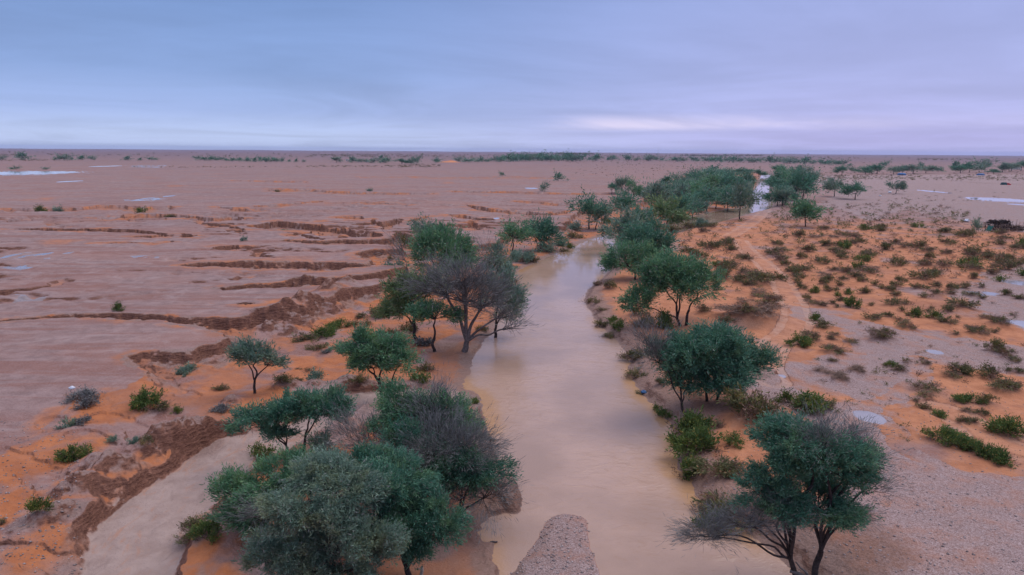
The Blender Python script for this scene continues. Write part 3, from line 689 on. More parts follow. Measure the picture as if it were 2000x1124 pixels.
BIG = [(1845, 858, 62, 'g', -.9), (1875, 872, 60, 'g', -.9), (1920, 887, 50, 'g', -.9), (1958, 902, 56, 'g', -.9), (1972, 848, 70, 'g', -.9), (1883, 828, 22, 's', -.9),
       (1347, 842, 84, 'g', -1.2), (1362, 880, 100, 'g', -1.2), (1345, 912, 66, 'g', -1.3), (1408, 918, 92, 's', -1.1), (1432, 870, 34, 'g', -1), (1415, 985, 120, 's', -1.1), (1390, 1000, 66, 'g', -1.2), (1472, 828, 110, 's', -.9), (1400, 838, 26, 'd', -.9), (1440, 800, 26, 's', -.9),
       (1165, 555, 22, 'd', -1.2), (1150, 588, 16, 's', -1.6), (1165, 592, 16, 's', -1.4), (1176, 607, 22, 'd', -1.4), (1190, 566, 26, 's', -1), (1175, 632, 30, 's', -1.6), (1195, 626, 20, 'g', -1.3), (1207, 640, 30, 'g', -1.3), (1190, 652, 24, 's', -1.6),
       (1245, 618, 34, 's', -.9), (1262, 642, 44, 's', -.9), (1300, 640, 56, 'g', -.9), (1240, 694, 44, 's', -1.3), (1243, 728, 36, 's', -1.5), (1292, 748, 26, 's', -1), (1300, 796, 32, 'g', -1.2), (1280, 790, 14, 'g', -1.5), (1254, 763, 18, 's', -1.7), (1376, 613, 32, 'd', -.9),
       (1470, 625, 110, 'm', -.9), (1495, 600, 60, 'd', -.9), (1460, 632, 40, 'd', -.9), (1420, 640, 40, 'd', -.9), (1480, 555, 60, 's', -.9), (1520, 550, 30, 's', -.9), (1460, 560, 24, 's', -.9),
       (292, 806, 62, 'g', -1), (322, 808, 34, 's', -1), (345, 808, 22, 'g', -1), (358, 730, 28, 't', -1), (373, 722, 26, 't', -1), (160, 800, 56, 'w', -.8), (175, 815, 40, 'w', -1), (135, 855, 30, 't', -1), (163, 848, 28, 'w', -1), (143, 918, 62, 'g', -1.2),
       (225, 878, 20, 't', -1.2), (262, 892, 20, 't', -1.2), (292, 901, 26, 's', -1.3), (85, 1036, 38, 'g', -1.2), (4, 1042, 20, 's', -1.2), (598, 660, 40, 's', -1.2), (628, 652, 38, 'g', -1.2), (645, 645, 28, 'g', -1.2), (662, 634, 44, 'g', -1.2),
       (616, 678, 28, 's', -1.2), (636, 684, 20, 'w', -1.2), (705, 615, 22, 's', -1.2), (735, 614, 40, 's', -1.2), (697, 629, 14, 's', -1.2), (719, 629, 14, 's', -1.2), (766, 648, 30, 's', -1.2), (800, 641, 34, 's', -1.2), (825, 668, 36, 'w', -1.2),
       (700, 752, 34, 's', -1.2), (822, 742, 34, 'g', -1.2), (828, 716, 30, 's', -1.2), (620, 748, 34, 't', -1.2), (553, 764, 34, 's', -1.2), (583, 752, 22, 's', -1.2), (584, 716, 10, 'd', -1.2), (603, 720, 16, 'd', -1.2), (430, 760, 26, 's', -1.2),
       (235, 625, 22, 'g', -1.2), (435, 812, 46, 'w', -1.2), (515, 918, 28, 'g', -1.3), (385, 1035, 50, 's', -1.3), (370, 1050, 32, 's', -1.3), (405, 1065, 60, 'g', -1.3), (510, 878, 36, 'g', -1.3), (955, 854, 24, 'd', -1.3), (925, 779, 20, 'g', -1.4),
       (940, 640, 22, 's', -1.4), (1095, 475, 30, 't', -1.2), (1112, 478, 18, 'g', -1.2), (1070, 488, 40, 't', -1.2), (1025, 508, 44, 't', -1.3), (1124, 447, 26, 't', -1), (1121, 462, 26, 's', -1.2), (1187, 432, 22, 'g', -1), (1100, 488, 16, 's', -1.6),
       (1040, 507, 30, 's', -1.3), (985, 530, 26, 's', -1.2), (800, 545, 36, 'w', -1), (770, 520, 40, 't', -1), (795, 478, 40, 's', -1), (1365, 443, 44, 't', -.9), (1345, 446, 26, 's', -.9), (1385, 446, 24, 's', -.9), (1310, 460, 36, 's', -.9),
       (1570, 800, 50, 'g', -.9), (955, 518, 30, 'w', -1), (640, 480, 10, 's', -1), (540, 373, 10, 's', -.5), (722, 376, 8, 't', -.5), (78, 411, 18, 'g', -.6), (115, 410, 16, 't', -.6), (278, 412, 16, 'g', -.6), (332, 424, 20, 's', -.6),
       (555, 446, 10, 't', -.8), (478, 478, 10, 't', -.8), (762, 503, 12, 's', -.9), (675, 530, 9, 't', -1.2), (915, 486, 12, 's', -1), (1000, 545, 14, 's', -1.4)]
SH += BIG
N_HAND = len(SH)
# the dense field of dune shrubs between the river wood and the right edge
prs = random.Random(5)
FIELD = [(1335, 455), (1400, 440), (1500, 425), (1530, 400), (1620, 395), (1760, 392), (1860, 408), (1925, 428), (1925, 452), (2005, 462), (2005, 548), (1850, 545), (1700, 552), (1560, 560), (1450, 600), (1400, 570), (1405, 520), (1330, 490)]
def inpoly(x, y, p):
    c = False
    for i in range(len(p)):
        x1, y1 = p[i-1]; x2, y2 = p[i]
        if (y1 > y) != (y2 > y) and x < (x2-x1)*(y-y1)/(y2-y1)+x1: c = not c
    return c
taken = [tuple(P(a, b, -.9)) for a, b, *_ in SH]
def near_track(q):
    return min(pdist(t, np.array([q[0]]), np.array([q[1]]), 9)[0] for t in tracks) < 2.3
tries = 0
EXTRA = []
while len(EXTRA) < 760 and tries < 90000:
    tries += 1
    px, py = prs.uniform(1330, 2005), prs.uniform(392, 605)
    if not inpoly(px, py, FIELD): continue
    q = P(px, py, -.85)
    if prs.random() > min(1, (py-375)/90.)*(.12+1.5*max(0, float(perlin(np.array([q[0]*.07]), np.array([q[1]*.07]), 5)[0])+.28)): continue
    if near_track(q) or min((q[0]-t[0])**2+(q[1]-t[1])**2 for t in taken) < 2.6**2: continue
    taken.append(tuple(q)); R_ = .42+prs.random()**1.8*1.2
    wpx = 2*R_*FPX/math.hypot(q[1], 20)
    EXTRA.append((px, py, wpx, prs.choices('sssssddddgm', k=1)[0], -.85))
EXTRA.sort(key=lambda e: -e[2])
NIND = 300-0
keep = EXTRA[:max(0, 330-N_HAND)]
TINY = EXTRA[max(0, 330-N_HAND):]
SH += keep
PLACED = []
for (px, py, wd, kd, z) in SH+[t+('tiny',) if False else t for t in TINY]:
    q = P(px, py, z); R_ = wd*math.hypot(q[1], 20)/FPX/2
    k = {'d': .42, 'm': .42, 's': .30, 'g': .16}.get(kd, .05)
    if k and R_ > .3 and q[1] < 330 and kd in 'dms' and z > -1.05:
        SHRUB_MOUNDS.append((q[0], q[1]-.15*R_, R_*1.15, k*R_))
    PLACED.append((q, R_, kd, px, py, wd))
# ================================================================== the ground: one sheet in a fan, split by what it is made of
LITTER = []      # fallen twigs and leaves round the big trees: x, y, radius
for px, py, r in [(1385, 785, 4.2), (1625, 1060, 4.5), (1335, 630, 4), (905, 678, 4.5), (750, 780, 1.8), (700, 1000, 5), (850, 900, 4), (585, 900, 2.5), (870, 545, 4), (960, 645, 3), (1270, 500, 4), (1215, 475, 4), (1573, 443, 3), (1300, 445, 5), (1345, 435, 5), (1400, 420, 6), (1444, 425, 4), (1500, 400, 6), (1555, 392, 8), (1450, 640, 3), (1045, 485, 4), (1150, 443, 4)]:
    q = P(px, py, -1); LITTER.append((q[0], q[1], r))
def build_ground():
    az = np.concatenate([np.linspace(-180, -42, 60)[:-1], np.linspace(-42, 42, 1020), np.linspace(42, 180, 60)[1:]])
    az = np.radians(az)
    rr = [0.6]
    while rr[-1] < 14000:
        r = rr[-1]
        rr.append(r+(2.5 if r < 24 else (.0026*r if r < 60 else .0021*r if r < 210 else .0042*r if r < 420 else (.009*r if r < 3000 else .03*r))))
    rr = np.array(rr); A, R = np.meshgrid(az, rr)
    X = (np.sin(A)*R); Y = (np.cos(A)*R); sh = X.shape
    z, sand, wm, gr, fl, tr, damp, cm, sR, sI, sW, bank, mdm, rut = terrain(X.ravel(), Y.ravel())
    z = z.reshape(sh); br = np.zeros(sh)
    for mx, my, mr, mh in SHRUB_MOUNDS:
        d = math.hypot(mx, my); i0, i1 = np.searchsorted(rr, [d-3*mr, d+3*mr]); a = math.atan2(mx, my); da = 3*mr/d
        j0, j1 = np.searchsorted(az, [a-da, a+da])
        if i1 <= i0 or j1 <= j0: continue
        q = ((X[i0:i1, j0:j1]-mx)**2+(Y[i0:i1, j0:j1]-my)**2)/(mr*mr); e = np.exp(-q)
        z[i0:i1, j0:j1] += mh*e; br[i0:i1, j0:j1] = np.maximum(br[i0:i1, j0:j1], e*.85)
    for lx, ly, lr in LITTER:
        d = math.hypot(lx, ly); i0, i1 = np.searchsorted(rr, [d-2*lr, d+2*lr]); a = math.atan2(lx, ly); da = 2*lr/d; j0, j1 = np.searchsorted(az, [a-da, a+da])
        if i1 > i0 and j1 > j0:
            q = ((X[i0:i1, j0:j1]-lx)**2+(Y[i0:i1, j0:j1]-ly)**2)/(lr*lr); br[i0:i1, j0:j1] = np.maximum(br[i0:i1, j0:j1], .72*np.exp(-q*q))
    V = np.stack([X, Y, z], -1).reshape(-1, 3)
    n0, n1 = sh
    idx = np.arange(n0*n1).reshape(sh)
    F = np.stack([idx[:-1, :-1], idx[:-1, 1:], idx[1:, 1:], idx[1:, :-1]], -1).reshape(-1, 4)[:, ::-1]
    o = np.ones(len(V))
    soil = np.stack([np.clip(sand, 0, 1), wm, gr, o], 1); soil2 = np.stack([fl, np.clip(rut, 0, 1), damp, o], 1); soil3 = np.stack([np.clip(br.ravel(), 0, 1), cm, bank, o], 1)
    def fm(m): return m[F].mean(1)
    ft = fm(tr); fw = fm(wm); fi = fm((sI > -.35).astype(float)*(np.hypot(X, Y).ravel() < 60))
    isl = fi > .5; wsh = (fw > .5) & ~isl; trk = (ft > .5) & ~isl & ~wsh
    for name, mk in (('ground', ~(isl | wsh | trk)), ('gravel_bar', isl), ('dry_wash', wsh), ('sandy_track', trk)):
        f = F[mk]; u, inv = np.unique(f, return_inverse=True)
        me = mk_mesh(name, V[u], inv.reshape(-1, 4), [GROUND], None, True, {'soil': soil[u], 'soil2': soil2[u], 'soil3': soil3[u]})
        tag(link(name, me), kind='structure')
    k = (sR > -2.2)
    fk = k[F].all(1); f = F[fk]; u, inv = np.unique(f, return_inverse=True)
    W = V[u].copy(); W[:, 2] = WZ
    gx = np.interp(W[:, 1], ry[:, 1], ry[:, 0]); rt = W[:, 0] > gx
    pat = ss(-.1, .25, fbm(W[:, 0]*.10, W[:, 1]*.06+3, 91, 2))
    edge = ss(3.0, .1, sR[u])*np.where(rt, .35+.65*pat, .2+.8*pat)
    me = mk_mesh('river', W, inv.reshape(-1, 4), [M_RIVER], None, True, {'edge': edge})
    tag(link('river', me), kind='structure')
build_ground()
for (ux, uy, ax, ay, lev), pd in zip(PUDS, PUDDLES):
    a = np.linspace(0, 2*math.pi, 49)[:-1]
    V = [(ux, uy, lev-.035)]+[(ux+math.cos(t)*ax*1.5, uy+math.sin(t)*ay*1.5, lev-.035) for t in a]
    me = mk_mesh('puddle', V, np.array([(0, i+1, (i+1) % 48+1) for i in range(48)]), [M_PUD], None, True)
    tag(link('puddle', me), kind='structure')
# ================================================================== trees near the camera, each modelled on its own
RIV = 'acacia trees beside the river'
def T(bases, ells, hue, label, zref=-1.1, name='acacia_tree', group=RIV, cat='tree', **k):
    bw = []
    for (x, y) in bases:
        p = P(x, y, zref); bw.append((p[0], p[1], 0))
    bw = [(x, y, ground_z(x, y)) for x, y, _ in bw]
    Y = bw[0][1]; out = []; mpp = .05
    for e in ells:
        cx, cy, rx, ry_ = e[:4]; kind = e[4] if len(e) > 4 else None; dy = e[5] if len(e) > 5 else 0
        c, r, mpp = px_ell(cx, cy+(0 if kind else ry_*.04), rx, ry_*(1 if kind else 1.04), Y, dy)
        out.append((c, r, kind))
    return build_tree(name, bw, out, hue, label, cat, group, px_m=mpp*FPX/683., **k)
D_ = 'dead'
T([(640, 1190), (590, 1170)], [(640, 1050, 100, 80), (670, 950, 85, 52, None, 1.5), (585, 985, 75, 48), (560, 1080, 62, 48), (720, 1065, 62, 60), (640, 1110, 80, 40), (610, 920, 60, 30, None, 2.0), (525, 1000, 45, 22, D_)], 'grey', "huge bushy grey-green tree filling the bottom edge left of the river", zref=-1.2)
T([(800, 1130)], [(790, 1010, 80, 70), (745, 925, 90, 48, None, 1.5), (845, 1000, 48, 60), (810, 1060, 62, 45), (700, 905, 60, 34, None, 2.5), (760, 960, 60, 40)], 'teal', "dark green bushy tree at the bottom edge with the water close on its right", zref=-1.3)
T([(520, 1060)], [(472, 968, 52, 36), (540, 940, 60, 40), (480, 1005, 55, 30), (590, 930, 50, 34), (520, 985, 55, 38)], 'green', "olive-green low tree on the pale wash side of the biggest clump", zref=-1.2)
T([(838, 945), (820, 950)], [(795, 800, 62, 42), (880, 812, 50, 45), (768, 845, 55, 38), (865, 845, 55, 40), (845, 800, 40, 38, D_, -1.0)], 'green', "green tree with a bare purple-brown middle standing on the point behind the grey twigs", zref=-1.2)
T([(840, 990)], [(845, 880, 85, 52, D_), (800, 880, 50, 40), (890, 905, 50, 34), (840, 915, 60, 30), (890, 885, 60, 42, D_)], 'teal', "leafless grey tree between the two bushy green clumps beside the river", zref=-1.2, dens=1.1, low=.4)
T([(745, 930)], [(710, 865, 48, 36, D_), (745, 860, 30, 30, D_)], 'teal', "small leafless grey bush tree behind the biggest green clump", zref=-1.2)
T([(888, 1005), (896, 1008)], [(930, 915, 52, 38), (900, 940, 40, 30), (955, 960, 48, 34, D_), (900, 965, 40, 30, D_)], 'teal', "half-dead leaning tree overhanging the red cut bank with drooping grey twigs", zref=-1.3)
T([(640, 918)], [(632, 878, 21, 22)], 'grey', "little grey-green sapling between the flat-topped tree and the bushy clump", zref=-1.2)
T([(590, 906), (566, 898)], [(505, 822, 50, 34), (560, 815, 50, 34), (610, 800, 52, 30), (640, 792, 30, 22), (545, 850, 40, 16)], 'teal', "flat-topped dark acacia with two leaning trunks beside the pale dry wash", zref=-1.3, low=.45)
T([(748, 784), (757, 779)], [(700, 688, 44, 30), (745, 683, 45, 32), (785, 706, 32, 18), (725, 712, 40, 18)], 'green', "bright green acacia with a forked bent trunk over the head of the wash", zref=-1.4, low=.45)
T([(497, 772)], [(500, 697, 34, 24), (530, 708, 22, 15), (478, 698, 20, 16)], 'grey', "slim grey-green acacia standing alone on orange sand left of the forked tree", zref=-1.2, low=.5)
T([(848, 682), (866, 664)], [(850, 612, 45, 25)], 'green', "small round green acacia on two thin stems in front of the dead tree", zref=-1.2, low=.4)
T([(906, 680)], [(905, 575, 60, 44, D_), (860, 565, 46, 30, D_), (945, 588, 42, 42, D_), (1000, 638, 20, 14, D_), (905, 548, 40, 22, D_), (985, 615, 26, 18, D_)], 'teal', "large bare purple-grey tree with a thick dark trunk leaning over the water", zref=-1.2, trunk_r=.34, dens=.7, low=.5)
T([(812, 655)], [(800, 578, 50, 38), (838, 562, 34, 28), (775, 602, 28, 20)], 'olive', "yellow-green bushy tree left of the bare purple-grey tree", zref=-1.1)
T([(965, 650)], [(975, 575, 36, 38), (988, 602, 24, 22)], 'grey', "grey-green tree half over the water behind the bare tree", zref=-1.4)
T([(870, 548), (850, 545)], [(872, 495, 54, 42), (838, 487, 30, 26), (895, 510, 32, 26)], 'green', "large dense green tree at the foot of the eroded ledges", zref=-1.2)
T([(848, 495)], [(832, 450, 20, 13), (855, 468, 26, 14)], 'grey', "small tree poking up behind the large dense one at the ledges", zref=-1.1)
T([(797, 532)], [(790, 503, 14, 16, D_)], 'teal', "thin dead tree in the gully mouth by the red cliff", zref=-1.2)
T([(972, 545)], [(975, 513, 30, 22), (955, 505, 18, 14, D_)], 'grey', "sparse grey tree on the left bank near the river bend", zref=-1.3)
T([(1001, 498)], [(1002, 459, 25, 16)], 'green', "small dark umbrella tree where the left bank ledge ends", zref=-1.2)
T([(1040, 485), (1056, 482)], [(1050, 452, 26, 18), (1068, 462, 20, 20)], 'teal', "pair-stemmed dark tree in the thicket on the left bank of the bend", zref=-1.2)
T([(1150, 445)], [(1150, 411, 28, 15)], 'teal', "umbrella acacia on the left bank slope above the narrow reach", zref=-1.2, low=.4)
T([(1163, 446)], [(1172, 420, 14, 12)], 'grey', "wispy grey sapling right of the umbrella acacia on the left bank", zref=-1.2)
T([(1212, 424)], [(1215, 402, 19, 15)], 'teal', "round dark acacia on the left bank just short of the wood", zref=-1.2)
T([(1218, 490), (1208, 492)], [(1206, 455, 25, 22), (1228, 440, 22, 18)], 'grey', "grey-green tree leaning over the water at the bend, first on the right bank", zref=-1.2)
T([(1258, 470)], [(1250, 436, 28, 18), (1272, 448, 22, 14)], 'teal', "dark spreading tree behind the one leaning over the bend", zref=-1.1)
T([(1268, 520)], [(1262, 477, 48, 24), (1290, 485, 24, 16)], 'teal', "wide green tree on the right bank behind the pair of round bushes", zref=-1.0)
T([(1240, 550)], [(1222, 507, 38, 28), (1262, 505, 34, 20)], 'green', "rounded green tree touching the water above the right bank point", zref=-1.2)
T([(1330, 636), (1338, 636), (1376, 614)], [(1335, 550, 58, 42), (1292, 548, 42, 34), (1370, 548, 27, 40), (1252, 590, 32, 26), (1310, 528, 40, 20)], 'green', "broad leafy acacia with long bare stems on the right bank inside the point", zref=-.95, low=.6)
T([(1381, 787), (1397, 785), (1340, 802)], [(1370, 692, 78, 52), (1325, 690, 46, 44), (1440, 695, 42, 38), (1488, 705, 30, 20), (1350, 742, 45, 24), (1400, 738, 55, 30), (1275, 690, 36, 40, D_), (1262, 668, 24, 24, D_), (1405, 665, 55, 28)], 'teal', "massive dark green acacia with bare black twigs on its river side, right bank", zref=-1.0)
T([(1592, 1108), (1562, 1100)], [(1592, 890, 92, 62), (1520, 918, 56, 52), (1660, 910, 54, 48), (1595, 980, 84, 46), (1545, 865, 66, 36), (1530, 985, 50, 30), (1610, 862, 56, 36, D_, -.4), (1680, 890, 46, 36, D_, -.4), (1702, 950, 30, 26, D_), (1510, 1000, 44, 26, D_, -.4), (1385, 1040, 42, 24, D_, -.3), (1445, 1025, 46, 24, D_, -.3), (1640, 1000, 44, 20, D_), (1495, 960, 50, 36), (1470, 1015, 40, 20, D_, -.2), (1370, 1045, 30, 22, D_, -.4)], 'teal',
  "half-dead dark green tree in the bottom corner with a drooping bare bough over the water", zref=-1.1, dens=1.1)
T([(1573, 443)], [(1572, 415, 25, 14), (1572, 422, 18, 9)], 'green', "lone round green acacia amid the dune shrubs beyond the sandy track", zref=-.8, low=.4)
# ================================================================== farther trees: prototypes, copied
PROT = {}
def proto(hue, lod, seed):
    global rng
    sv = rng; rng = np.random.default_rng(seed)
    pm = {'mid': .040, 'far': .10}[lod]
    cr_, dd, tk, root = make_tree('p', [(0, 0, 0)], [((0, 0, .60), (.50, .5, .40), None)], hue, px_m=pm, dens=1.3 if lod == 'far' else .9, trunk_r=.03, low=.6)
    V = np.concatenate(tk.V)
    me = (tk.mesh('trunk', [BARK], True), cr_.mesh('crown', [LM[hue]])); rng = sv
    return me
def far_tree(bx, by, cx, cy, rx, ry_, hue, label, group, lod=None, z=-.5, name='acacia_tree'):
    p = P(bx, by, z); Y = p[1]; X = p[0]; gz = ground_z(X, Y)
    p = P(bx, by, gz); X, Y = p; gz = ground_z(X, Y)
    dist = math.hypot(Y, CAMH); mpp = dist/FPX
    lod = lod or ('mid' if rx*mpp > 0 and rx > 9 else 'far')
    key = (hue, lod, prs.randrange(3))
    if key not in PROT: PROT[key] = proto(hue, lod, 100+len(PROT)*7)
    H = Pd(cx, cy-ry_, Y)[2]-gz; Wd = 2*rx*mpp
    H = max(H, .25*Wd)
    o = empty(name, (X, Y, gz-.05), prs.uniform(0, 6.28)); o.scale = (Wd, Wd, H)
    link('trunk', PROT[key][0], o); link('crown', PROT[key][1], o)
    tag(o, label, 'tree', group); return o
WOOD = 'acacias of the riverside wood'
WL = [(1272, 414, 1272, 390, 27, 24, 'grey'), (1290, 400, 1288, 380, 24, 16, 'teal'), (1312, 406, 1312, 386, 24, 18, 'grey'), (1345, 403, 1346, 384, 26, 18, 'green'), (1302, 448, 1298, 420, 34, 24, 'olive'), (1330, 438, 1332, 408, 30, 22, 'teal'),
      (1352, 432, 1354, 412, 20, 16, 'grey'), (1380, 420, 1378, 397, 24, 20, 'teal'), (1398, 414, 1400, 400, 22, 16, 'grey'), (1420, 417, 1415, 394, 22, 18, 'teal'), (1444, 429, 1447, 394, 24, 26, 'grey'), (1385, 387, 1385, 367, 26, 15, 'green'),
      (1410, 382, 1410, 362, 25, 15, 'teal'), (1440, 382, 1440, 364, 27, 15, 'teal'), (1372, 362, 1372, 348, 20, 10, 'teal'), (1400, 355, 1398, 344, 21, 9, 'grey'), (1425, 352, 1425, 343, 21, 9, 'teal'), (1447, 346, 1447, 339, 16, 7, 'teal'),
      (1391, 341, 1391, 335, 9, 5, 'teal'), (1446, 388, 1446, 372, 15, 15, 'teal'), (1433, 398, 1432, 383, 20, 14, 'grey'), (1458, 372, 1458, 354, 12, 12, 'teal'), (1482, 346, 1482, 339, 10, 6, 'teal'), (1360, 392, 1360, 374, 22, 14, 'teal'), (1330, 392, 1328, 376, 18, 12, 'grey'), (1408, 398, 1408, 384, 20, 12, 'teal'),
      (1258, 402, 1258, 384, 10, 10, 'grey'), (1386, 372, 1386, 352, 20, 12, 'teal'), (1345, 372, 1350, 362, 14, 8, 'grey')]
for k_ in range(12):
    x_ = 1292+k_*11.5+prs.uniform(-4, 4); y_ = 400-(k_*3.4)+prs.uniform(-6, 8)
    WL.append((x_, y_, x_, y_-prs.uniform(14, 18), prs.uniform(18, 24), prs.uniform(11, 14), prs.choice(['teal', 'teal', 'grey'])))
WR = [(1518, 402, 1516, 380, 18, 14, 'teal'), (1528, 403, 1528, 386, 18, 12, 'grey'), (1534, 398, 1535, 380, 18, 13, 'teal'), (1553, 393, 1548, 367, 25, 20, 'teal'), (1568, 391, 1570, 364, 24, 21, 'grey'), (1524, 368, 1524, 352, 20, 12, 'teal'), (1530, 362, 1530, 347, 20, 12, 'green'),
      (1514, 366, 1514, 354, 12, 10, 'teal'), (1555, 358, 1555, 345, 19, 11, 'teal'), (1569, 348, 1569, 337, 10, 10, 'grey'), (1523, 340, 1522, 332, 11, 6, 'teal'), (1588, 352, 1590, 347, 12, 7, 'grey'), (1540, 380, 1540, 360, 22, 15, 'green'), (1521, 378, 1520, 364, 22, 12, 'teal')]
def by_rows(lst, edges, place, rows, grp):
    b = {}
    for t in lst:
        k = next(i for i, e in enumerate(edges) if t[1] < e); b.setdefault(k, []).append(t)
    for k, ts in b.items():
        ts.sort(key=lambda t: t[0])
        for i, t in enumerate(ts):
            adj = {'grey': 'grey-green', 'teal': 'dark green', 'green': 'fresh green', 'olive': 'yellow-green'}[t[6]]
            far_tree(*t, f"{adj} tree, {ordn(i)} from left in the {rows[k]} of the {place}", grp)
by_rows(WL, [365, 395, 410, 600], 'riverside wood', ['back row', 'third row', 'second row', 'front row'], WOOD)
by_rows(WR, [365, 385, 600], 'right-hand grove', ['back row', 'middle row', 'front row'], WOOD)
for t in [(1195, 377, 1195, 368, 10, 6.5, 'teal', "small umbrella tree, left one of the trio on the ledge before the wood"), (1215, 379, 1216, 364, 11, 11, 'grey', "taller middle tree of the trio on the ledge before the wood"), (1236, 394, 1237, 372, 16, 11, 'green', "green forked tree, right one of the trio on the ledge before the wood"),
          (1303, 364, 1303, 352, 12, 6, 'teal', "small flat tree alone on the plain behind the wood's left end"), (1322, 362, 1322, 354, 7, 6, 'grey', "tiny grey tree right beside the flat tree behind the wood"), (1350, 360, 1351, 349, 9, 6, 'grey', "little grey tree at the wood's far left tip"),
          (1629, 385, 1627, 366, 16, 12, 'grey', "ragged grey tree on the plain right of the grove"), (1670, 390, 1670, 373, 20, 9, 'teal', "flat-topped tree on the plain, right of the ragged grey one"), (1750, 379, 1751, 364, 12, 6.5, 'grey', "thin umbrella tree amid small scrub on the plain"),
          (1091, 354, 1091, 348.5, 6, 5, 'teal', "small round tree alone on the left plain short of the wood"), (1063, 379, 1063, 368, 5, 4.5, 'grey', "tiny spindly tree beside the thin pool on the plain"), (980, 344, 980, 341.5, 3, 2.5, 'teal', "speck of a tree on the empty middle plain"),
          (1907, 456, 1907, 443, 5, 4, 'grey', "stunted little tree just left of the brushwood pen")]:
    far_tree(*t[:7], t[7], 'single trees on the plain')
FAR = [(5, 313, 9, 5), (46, 313.5, 14, 9), (116, 314, 8, 5), (127, 314, 13, 7), (140, 313, 4, 3), (158, 313, 9, 5), (178, 313, 9, 5), (248, 314, 8, 5), (273, 314, 5, 3), (296, 314, 9, 4), (32, 332, 8, 4), (90, 332, 7, 3),
       (385, 312, 8, 4), (398, 314, 10, 4), (410, 314, 10, 5), (420, 314, 6, 4), (432, 314, 8, 4), (443, 315, 7, 3), (456, 315.5, 9, 4), (468, 315, 7, 4), (483, 316.5, 10, 5), (497, 317, 6, 5), (509, 315, 6, 5), (520, 317, 14, 6), (537, 317, 13, 5), (551, 317, 5, 5), (565, 317, 4, 3), (578, 317.5, 4, 4), (594, 318, 4, 3)]
FAR2 = [(657, 318, 19, 8), (689, 318, 10, 7), (700, 318, 10, 4), (715, 318, 8, 4), (731, 319, 11, 6), (744, 312, 6, 5), (750, 319, 17, 6), (785, 321, 23, 9), (804, 321, 8, 8), (813, 320, 10, 9), (850, 318, 13, 5), (895, 317, 10, 6), (915, 317.5, 17, 5), (932, 317, 6, 3), (941, 317, 9, 6), (952, 317, 7, 4), (967, 316.5, 7, 6), (978, 317, 12, 6), (990, 316, 16, 9), (1003, 316, 12, 7)]
FAR3 = [(1010+i*8.2, 315+.6*math.sin(i), prs.uniform(10, 16), prs.uniform(6, 9.5)) for i in range(16)]
FAR4 = [(1152, 314, 6, 4), (1163, 315, 12, 8), (1187, 314, 6, 4), (1197, 314, 9, 6), (1228, 315, 13, 7), (1245, 315, 8, 4), (1262, 315, 8, 4), (1270, 315, 14, 7), (1282, 314, 6, 4), (1293, 315, 5, 4), (1320, 316, 15, 5), (1336, 317, 8, 5), (1354, 315.5, 9, 6), (1362, 316, 5, 3), (1383, 317, 14, 6), (1397, 316.5, 14, 7), (1405, 317, 8, 5), (1420, 317.5, 9, 6), (1431, 318, 12, 7), (1445, 318, 8, 6), (1462, 318, 14, 5), (1478, 318.5, 14, 6),
        (1502, 319, 10, 8), (1516, 318.5, 11, 5), (1530, 319.5, 14, 7), (1543, 320, 14, 6), (1558, 320.5, 7, 5), (1571, 321, 14, 8), (1588, 321, 8, 4), (1602, 322, 14, 6), (1618, 322, 8, 5), (1633, 323, 11, 6), (1646, 323, 10, 6), (1660, 325, 6, 3)]
FAR5 = [(1644, 343, 21, 14), (1668, 338, 14, 7), (1690, 341, 24, 12), (1713, 340, 26, 14), (1745, 341, 24, 12), (1762, 340, 20, 11), (1783, 340, 28, 14), (1808, 339, 26, 12), (1727, 326, 9, 7), (1798, 329, 7, 7), (1832, 336, 12, 6), (1867, 332, 10, 10), (1876, 339, 24, 12), (1893, 338, 22, 16), (1912, 337, 18, 10), (1917, 327, 18, 9), (1931, 326, 8, 5), (1940, 339, 20, 7), (1958, 337, 26, 14), (1975, 335, 24, 12), (1994, 334, 26, 14)]
for rows, lab, sub in ((FAR, 'far left line', 'trees strung across the far left plain'), (FAR2, 'far middle line', 'trees of the far middle line'), (FAR3, 'long grove left of the mast', 'trees of the long far grove'),
                       (FAR4, 'far line before the mast', 'trees of the line before the mast'), (FAR5, 'far belt beyond the truck', 'trees of the far right belt')):
    for i, (x, y, w_, h) in enumerate(sorted(rows)):
        hue = 'teal' if prs.random() < .7 else 'grey'
        far_tree(x, y, x, y-h*.58, w_/2*1.0, h*.5, hue, f"tiny dark tree, {ordn(i)} from left in the {lab}", sub, z=0.)
# ================================================================== shrubs
def shrub_mesh(kind, n, wd, seed, flat=.52):
    global rng
    sv = rng; rng = np.random.default_rng(seed); b = Bag()
    leaf, nl, nb = {'s': ('shrub', .55, .5), 'g': ('shrubg', .92, .08), 'd': ('shrub', .22, .78), 'm': ('brush', 0, 1.0), 't': ('grey', .9, .1), 'w': ('dead', .85, .15)}[kind]
    ml = [LM[leaf], LM['brush']]; n1 = int(n*nl); n2 = int(n*nb)
    if n1:
        V, F, Tt, _ = crown_cloud((0, 0, .16), (.78, .78, flat*.8), n1, wd*3.0, wd, 11, 0, .05, .6, 12, .46); V[:, 2] = np.maximum(V[:, 2], -.02); b.add(V, F, Tt, 0)
    if n2:
        V, F, Tt, _ = crown_cloud((0.05, -.05, .08), (.86, .86, flat*.55), n2, wd*3.6, wd*.5, 9, 0, .0, .7, 12, .5); V[:, 2] = np.maximum(V[:, 2], -.03); b.add(V, F, Tt, 1)
    for q in range(7):
        a = rng.uniform(0, 6.28); limb(b, (0, 0, -.05), (math.cos(a)*.5, math.sin(a)*.5, rng.uniform(.15, flat)), .03, .01, .15, None, 5, 4, 1)
    me = b.mesh('shrub', ml); rng = sv; return me
SP = {}
